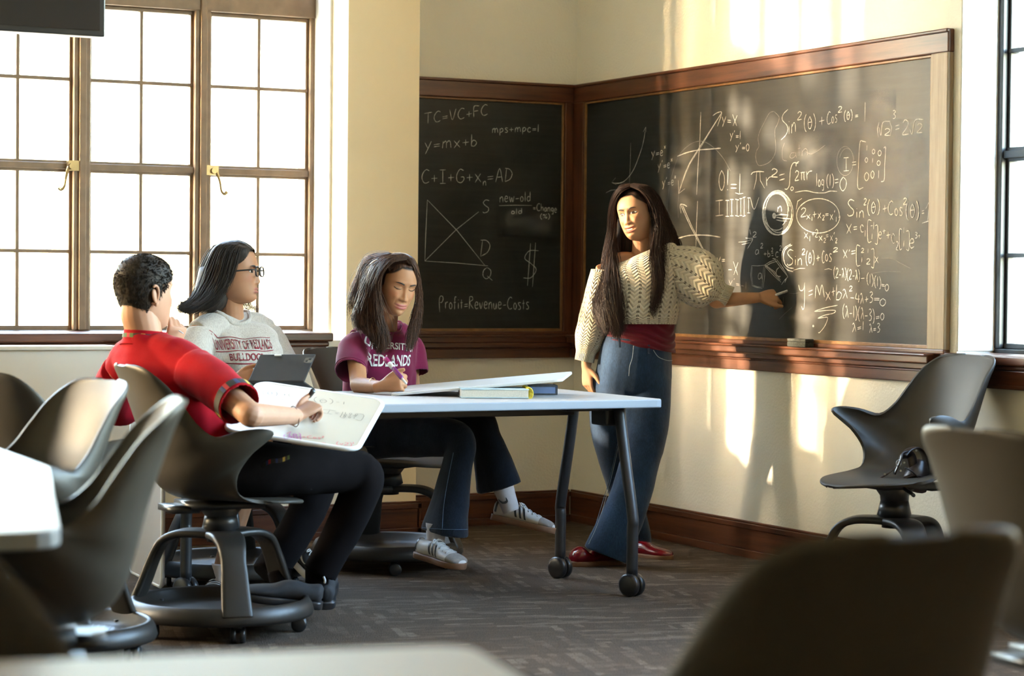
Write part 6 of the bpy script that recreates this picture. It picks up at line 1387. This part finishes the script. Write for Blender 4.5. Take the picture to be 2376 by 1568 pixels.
collar(LK, 1, .006, grey_m, 'neck_rib', K)
text_on(LK, 'UNIVERSITY OF REDLANDS', .150, .375, .440, .085, print_red, 'print', K, bold=.006); text_on(LK, 'BULLDOGS', .195, .325, .372, .042, print_red, 'print', K, bold=.012)
for v0, v1 in ((.540, .548), (.426, .431), (.352, .358)): band_on(LK, .147, .378, v0, v1, print_red, 'print', K)
trousers(K, black_twill, [('rings', rings((P(562, 975, 8.82), sx, sy, .165, .13), (P(562, 1010, 8.80), sx, sy, .18, .14), (P(565, 1030, 8.8), sx, sy, .16, .13))), ('t', P3([(548, 1008, 8.72), (590, 1012, 8.45), (600, 1018, 8.36)]), [.09, .085, .07]), ('t', P3([(590, 1008, 8.80), (660, 1010, 8.58), (700, 1010, 8.46)]), [.09, .085, .07])], .008, 'shorts', .003, 2, .5)
for c, ax in ((P(688, 1235, 8.42), cam_dir(.02, 1, .0)), (P(516, 1325, 8.35), cam_dir(0, 1, 0))): MB().tube([c-ax*.05, c, c+ax*.028], [.040, .039, .040], 20).build('sock', sock_m, K, True, local=False)
shoe(K, P(662, 1288, 8.50), cam_dir(.58, -.42, -.70), cam_dir(.30, .90, .30), .250, 1.0, shoe_black, shoe_white, shoe_white, 'wave'); shoe(K, P(520, 1372, 8.46), cam_dir(-.10, -.12, -1)*V(1, 1, .0), ZU, .250, 1.0, shoe_black, shoe_white, shoe_white, 'wave')
kg = [P3(l) for l in ([(562, 566, 8.77), (553, 590, 8.715), (545, 620, 8.705), (536, 645, 8.71), (520, 670, 8.70), (500, 700, 8.69), (470, 722, 8.67)], [(555, 563, 8.78), (530, 580, 8.72), (515, 625, 8.69), (500, 665, 8.69), (478, 700, 8.68), (445, 722, 8.66), (430, 722, 8.66)],
     [(548, 562, 8.80), (505, 575, 8.75), (485, 625, 8.74), (470, 670, 8.73), (450, 700, 8.71), (425, 716, 8.69), (412, 714, 8.70)], [(545, 562, 8.84), (495, 575, 8.83), (470, 620, 8.84), (458, 665, 8.84), (438, 700, 8.82), (415, 705, 8.80)], [(550, 562, 8.88), (500, 575, 8.92), (474, 620, 8.93), (465, 680, 8.93), (470, 730, 8.90)])]
kr = [P3(l) for l in ([(563, 567, 8.83), (570, 600, 8.90), (565, 660, 8.92), (580, 705, 8.92), (600, 718, 8.90)], [(556, 565, 8.86), (550, 600, 8.93), (545, 660, 8.95), (565, 712, 8.94), (605, 722, 8.92)])]
hair_obj([strands(kg, 2100, .005, .0012, .003, 20, 31, wfreq=3), strands(kr, 160, .006, .0007, .006, 18, 32), strands(kg[:3], 140, .010, .0006, .006, 20, 33, spread_end=1.6)], hair_blk, K)
capK = scalp_cap(hK, .008, front=.075, face=lambda c: .090-14*max(abs(c[0])-.016, 0)**2, back_z=-.10, ymax=.015); capK.tube(P3([(510, 640, 8.82), (490, 690, 8.78), (470, 715, 8.76)]), [.085, .07, .04], 16, flat=.8, nor=CW); capK.build('hair_underlayer', hair_blk, K, True, local=False)
# glasses
gm = MB()
for sgn in (-1, 1):
    cx = sgn*.031; q = []
    for a in np.linspace(0, 2*np.pi, 25): q.append(V(cx+.0255*np.sign(math.cos(a))*abs(math.cos(a))**.6, .100, .004+.0185*np.sign(math.sin(a))*abs(math.sin(a))**.7))
    gm.tube(hK.world(np.array(q)), .0022, 6, smooth=False, caps=False, flat=1.6)
    gm.tube(hK.world(np.array([(sgn*.056, .099, .010), (sgn*.074, .085, .010), (sgn*.081, .02, .006), (sgn*.080, -.012, .002)])), .0022, 6, flat=1.5)
gm.tube(hK.world(np.array([(-.007, .1, .010), (0, .103, .012), (.007, .1, .010)])), .002, 6); gm.build('eyeglasses', black_plastic, K, True, local=False)
ec = hK.world(V(.082, -.010, -.050)); bracelet(K, ec, hK.y*.5+hK.x, .0105, .0013, gold, 'hoop_earring')

# ------------------------------------------------ the man in red
M = person('seated man in a red shirt, seen from behind, writing on his lap', V(-2.76, -2.6, 0))
hM = Head(P(337, 680, 7.56), cam_dir(.74, -.02, .67), cam_dir(-.02, 1, 0), 1.03, smile=0, width=1.0, jaw=1.05)
sx, sy = dirs(cam_dir(.62, 0, .78))
J = dict(sx=sx, sy=sy, pelvis=P(478, 1085, 7.52), chest=P(402, 905, 7.50), neck=P(340, 796, 7.55), shR=P(462, 862, 7.38), elR=P(582, 962, 7.14), wrR=P(688, 965, 7.42), shL=P(276, 862, 7.66), elL=P(345, 900, 8.0), wrL=P(398, 812, 7.92))
hands = [dict(wrist=P(688, 966, 7.43), d=cam_dir(.60, .42, .60), n=cam_dir(-.15, .85, -.5), side=-1, curls=[(55, 55, 35), (62, 62, 40), (68, 65, 40), (72, 66, 40)], k=1.0, thumb=(.8, .1, .4), thumbdir=cam_dir(.2, .75, .6)),
         dict(wrist=P(398, 812, 7.92), d=cam_dir(.25, .95, -.1), n=cam_dir(.65, .1, -.70), side=-1, curls=[(40, 70, 40), (48, 72, 40), (55, 72, 40), (60, 72, 40)], k=1.0, thumb=(.6, .1, .3))]
make_body(M, hM, J, skin_l, 1.08, hands, neckr=.059, armr=1.0)
zM = nrm(J['neck']-J['pelvis'])
LM, SLM = shirt(M, red_m, J['pelvis'], J['chest'], J['neck'], sx, sy, 1.14, 61, bust=.118, neckw=.062, shw=.172, name='shirt', sleeves=[(J['shR']-sx*.02, P(496, 888, 7.30), P(556, 941, 7.19), .078, .072), (J['shL']+sx*.02, P(268, 900, 7.72), P(280, 950, 7.82), .076, .072)])
cl = Loft(rings((P(340, 806, 7.55), sx, nrm(sy-zM*.2), .088, .086), (P(339, 790, 7.55), sx, nrm(sy-zM*.15), .076, .076), (P(338, 768, 7.555), sx, nrm(sy-zM*.1), .071, .072)), 90, 20); cl.add(mb := MB()); co_ = mb.build('collar', red_m, M, True, local=False); co_.modifiers.new('s', 'SOLIDIFY').thickness = .003
band_on(cl, 0, .9999, .55, .80, trim_m, 'woven_trim', M, n=90)
band_on(SLM[0], 0, .9999, .88, .965, trim_m, 'woven_trim', M, n=70)
g_ = P3([(606, 1082, 7.36), (628, 1070, 7.345), (650, 1068, 7.34), (672, 1060, 7.35)]); c_ = catmull(g_, 16); gg = np.stack([c_-CU*.007, c_, c_+CU*.007]); MB().grid(gg, uv=np.array([[(u*.35, v) for u in np.linspace(0, 1, 16)] for v in (0, .5, 1)])).build('woven_trim', trim_m, M, True, local=False)
trousers(M, black_twill, [('rings', rings((P(470, 1060, 7.52), sx, sy, .165, .125), (P(480, 1095, 7.54), sx, sy, .175, .14), (P(490, 1120, 7.56), sx, sy, .16, .13))),
     ('t', P3([(510, 1085, 7.44), (620, 1088, 7.48), (740, 1092, 7.60), (815, 1092, 7.68), (842, 1105, 7.70), (828, 1160, 7.71), (790, 1240, 7.72), (752, 1310, 7.72), (742, 1330, 7.72)]), [.098, .092, .080, .074, .072, .068, .062, .060, .060]),
     ('t', P3([(500, 1080, 7.72), (600, 1085, 7.82), (700, 1090, 7.92), (735, 1110, 7.95), (715, 1180, 7.93), (650, 1290, 7.86), (620, 1335, 7.82)]), [.095, .090, .078, .072, .066, .062, .060])], .0065, 'trousers', .004, 13, .6)
for c, ax in ((P(735, 1352, 7.72), cam_dir(.05, 1, 0)), (P(655, 1358, 7.70), cam_dir(-.2, 1, .2))): MB().tube([c-ax*.05, c, c+ax*.05], [.040, .040, .043], 18).build('sock', black_twill, M, True, local=False)
shoe(M, P(745, 1408, 7.62), cam_dir(-.95, .14, -.15), cam_dir(.12, 1, -.05), .27, 1.1, shoe_black, black_plastic, None, '', None)
shoe(M, P(752, 1410, 7.70), cam_dir(-.10, .22, .95), cam_dir(.08, .95, -.2), .27, 1.05, shoe_black, black_plastic, None, '', None)
MB().tube(P3([(751, 1338, 7.66), (754, 1346, 7.655), (753, 1352, 7.66)]), .004, 6).build('pull_tab', shoe_white, M, True, local=False)
# short hair
rgh = np.random.default_rng(77); pts = []; nrmz = []
rows = hM.rows
while len(pts) < 5200:
    i = rgh.integers(0, 110); a = rgh.uniform(0, 2*np.pi); z, hw, yf, yb = rows[i]
    x = hw*np.sign(math.cos(a))*abs(math.cos(a))**.92; y = (-.005+(yf+.005)*abs(math.sin(a))**.82) if math.sin(a) > 0 else (-.005+(yb+.005)*abs(math.sin(a))**.9)
    lim = np.interp(y, [-.1, -.06, -.03, -.012, .004, .03, .05, .09], [-.085, -.082, -.070, .018, -.022, .012, .045, .075])
    if z < lim or (abs(x) > .066 and -.035 < y < .004 and z < .016): continue
    pts.append((x, y, z)); nrmz.append(nrm(V(x/.075, (y+.005)/.095, z/.12)))
pts = np.array(pts); nr = np.array(nrmz); fade = np.clip((pts[:, 2]+.085)/.12, .15, 1)[:, None]
dirv = nr*.55+np.array([0, .35, .15])*np.clip((pts[:, 2:3]-.03)/.05, 0, 1)+np.array([0, -.15, -.75])*np.clip((.07-pts[:, 2:3])/.08, 0, 1)+rgh.normal(0, .12, pts.shape)
dirv /= np.linalg.norm(dirv, axis=1)[:, None]; ln = (.004+.007*fade*rgh.uniform(.6, 1.15, (len(pts), 1)))
A = np.stack([pts+nr*.001, pts+nr*.003+dirv*ln*.5, pts+nr*.002+dirv*ln+np.array([0, 0, -.004])*fade], 1); A = hM.world(A.reshape(-1, 3)).reshape(A.shape)
T = np.gradient(A, axis=1); T /= np.linalg.norm(T, axis=2)[..., None]; aa = np.cross(T, V(.3, .5, .81)); aa /= np.linalg.norm(aa, axis=2)[..., None]; bb = np.cross(T, aa); rr = np.array([.0016, .0014, .0006])[None, :, None]
ring = np.stack([A+rr*aa, A+rr*(-.5*aa+.866*bb), A+rr*(-.5*aa-.866*bb)], 2); c_ = len(pts); b_ = (np.arange(c_)*9)[:, None, None]; r2 = (np.arange(2)*3)[None, :, None]; j = np.arange(3)[None, None, :]; j2 = (j+1) % 3
hair_obj([(ring.reshape(-1, 3), np.stack([b_+r2+j, b_+r2+j2, b_+r2+3+j2, b_+r2+3+j], -1).reshape(-1, 4))], hair_blk, M)
capM = scalp_cap(hM, .006, zmin=-.06, face=lambda c: .070-1.2*max(abs(c[0])-.045, 0), back_z=-.055, ymax=.012); capM.build('hair_underlayer', hair_blk, M, True, local=False)
bracelet(M, P(683, 966, 7.41), cam_dir(1, .15, .6), .034, .0016, plain('brown_cord', (.08, .03, .015), .7), 'bracelet')
bracelet(M, P(420, 770, 7.89), cam_dir(.5, .8, 0), .0095, .0016, grey_metal, 'finger_ring')
pen('marker', 'black-capped marker with a white barrel in the hand of the man in red', P(692, 948, 7.60), P(727, 905, 7.50), [(0, .22, .0055, black_plastic, 'tip'), (.2, .68, .0085, shoe_white, 'barrel'), (.30, .50, .0087, black_plastic, 'barrel_print'), (.68, 1.0, .0095, black_plastic, 'cap')])
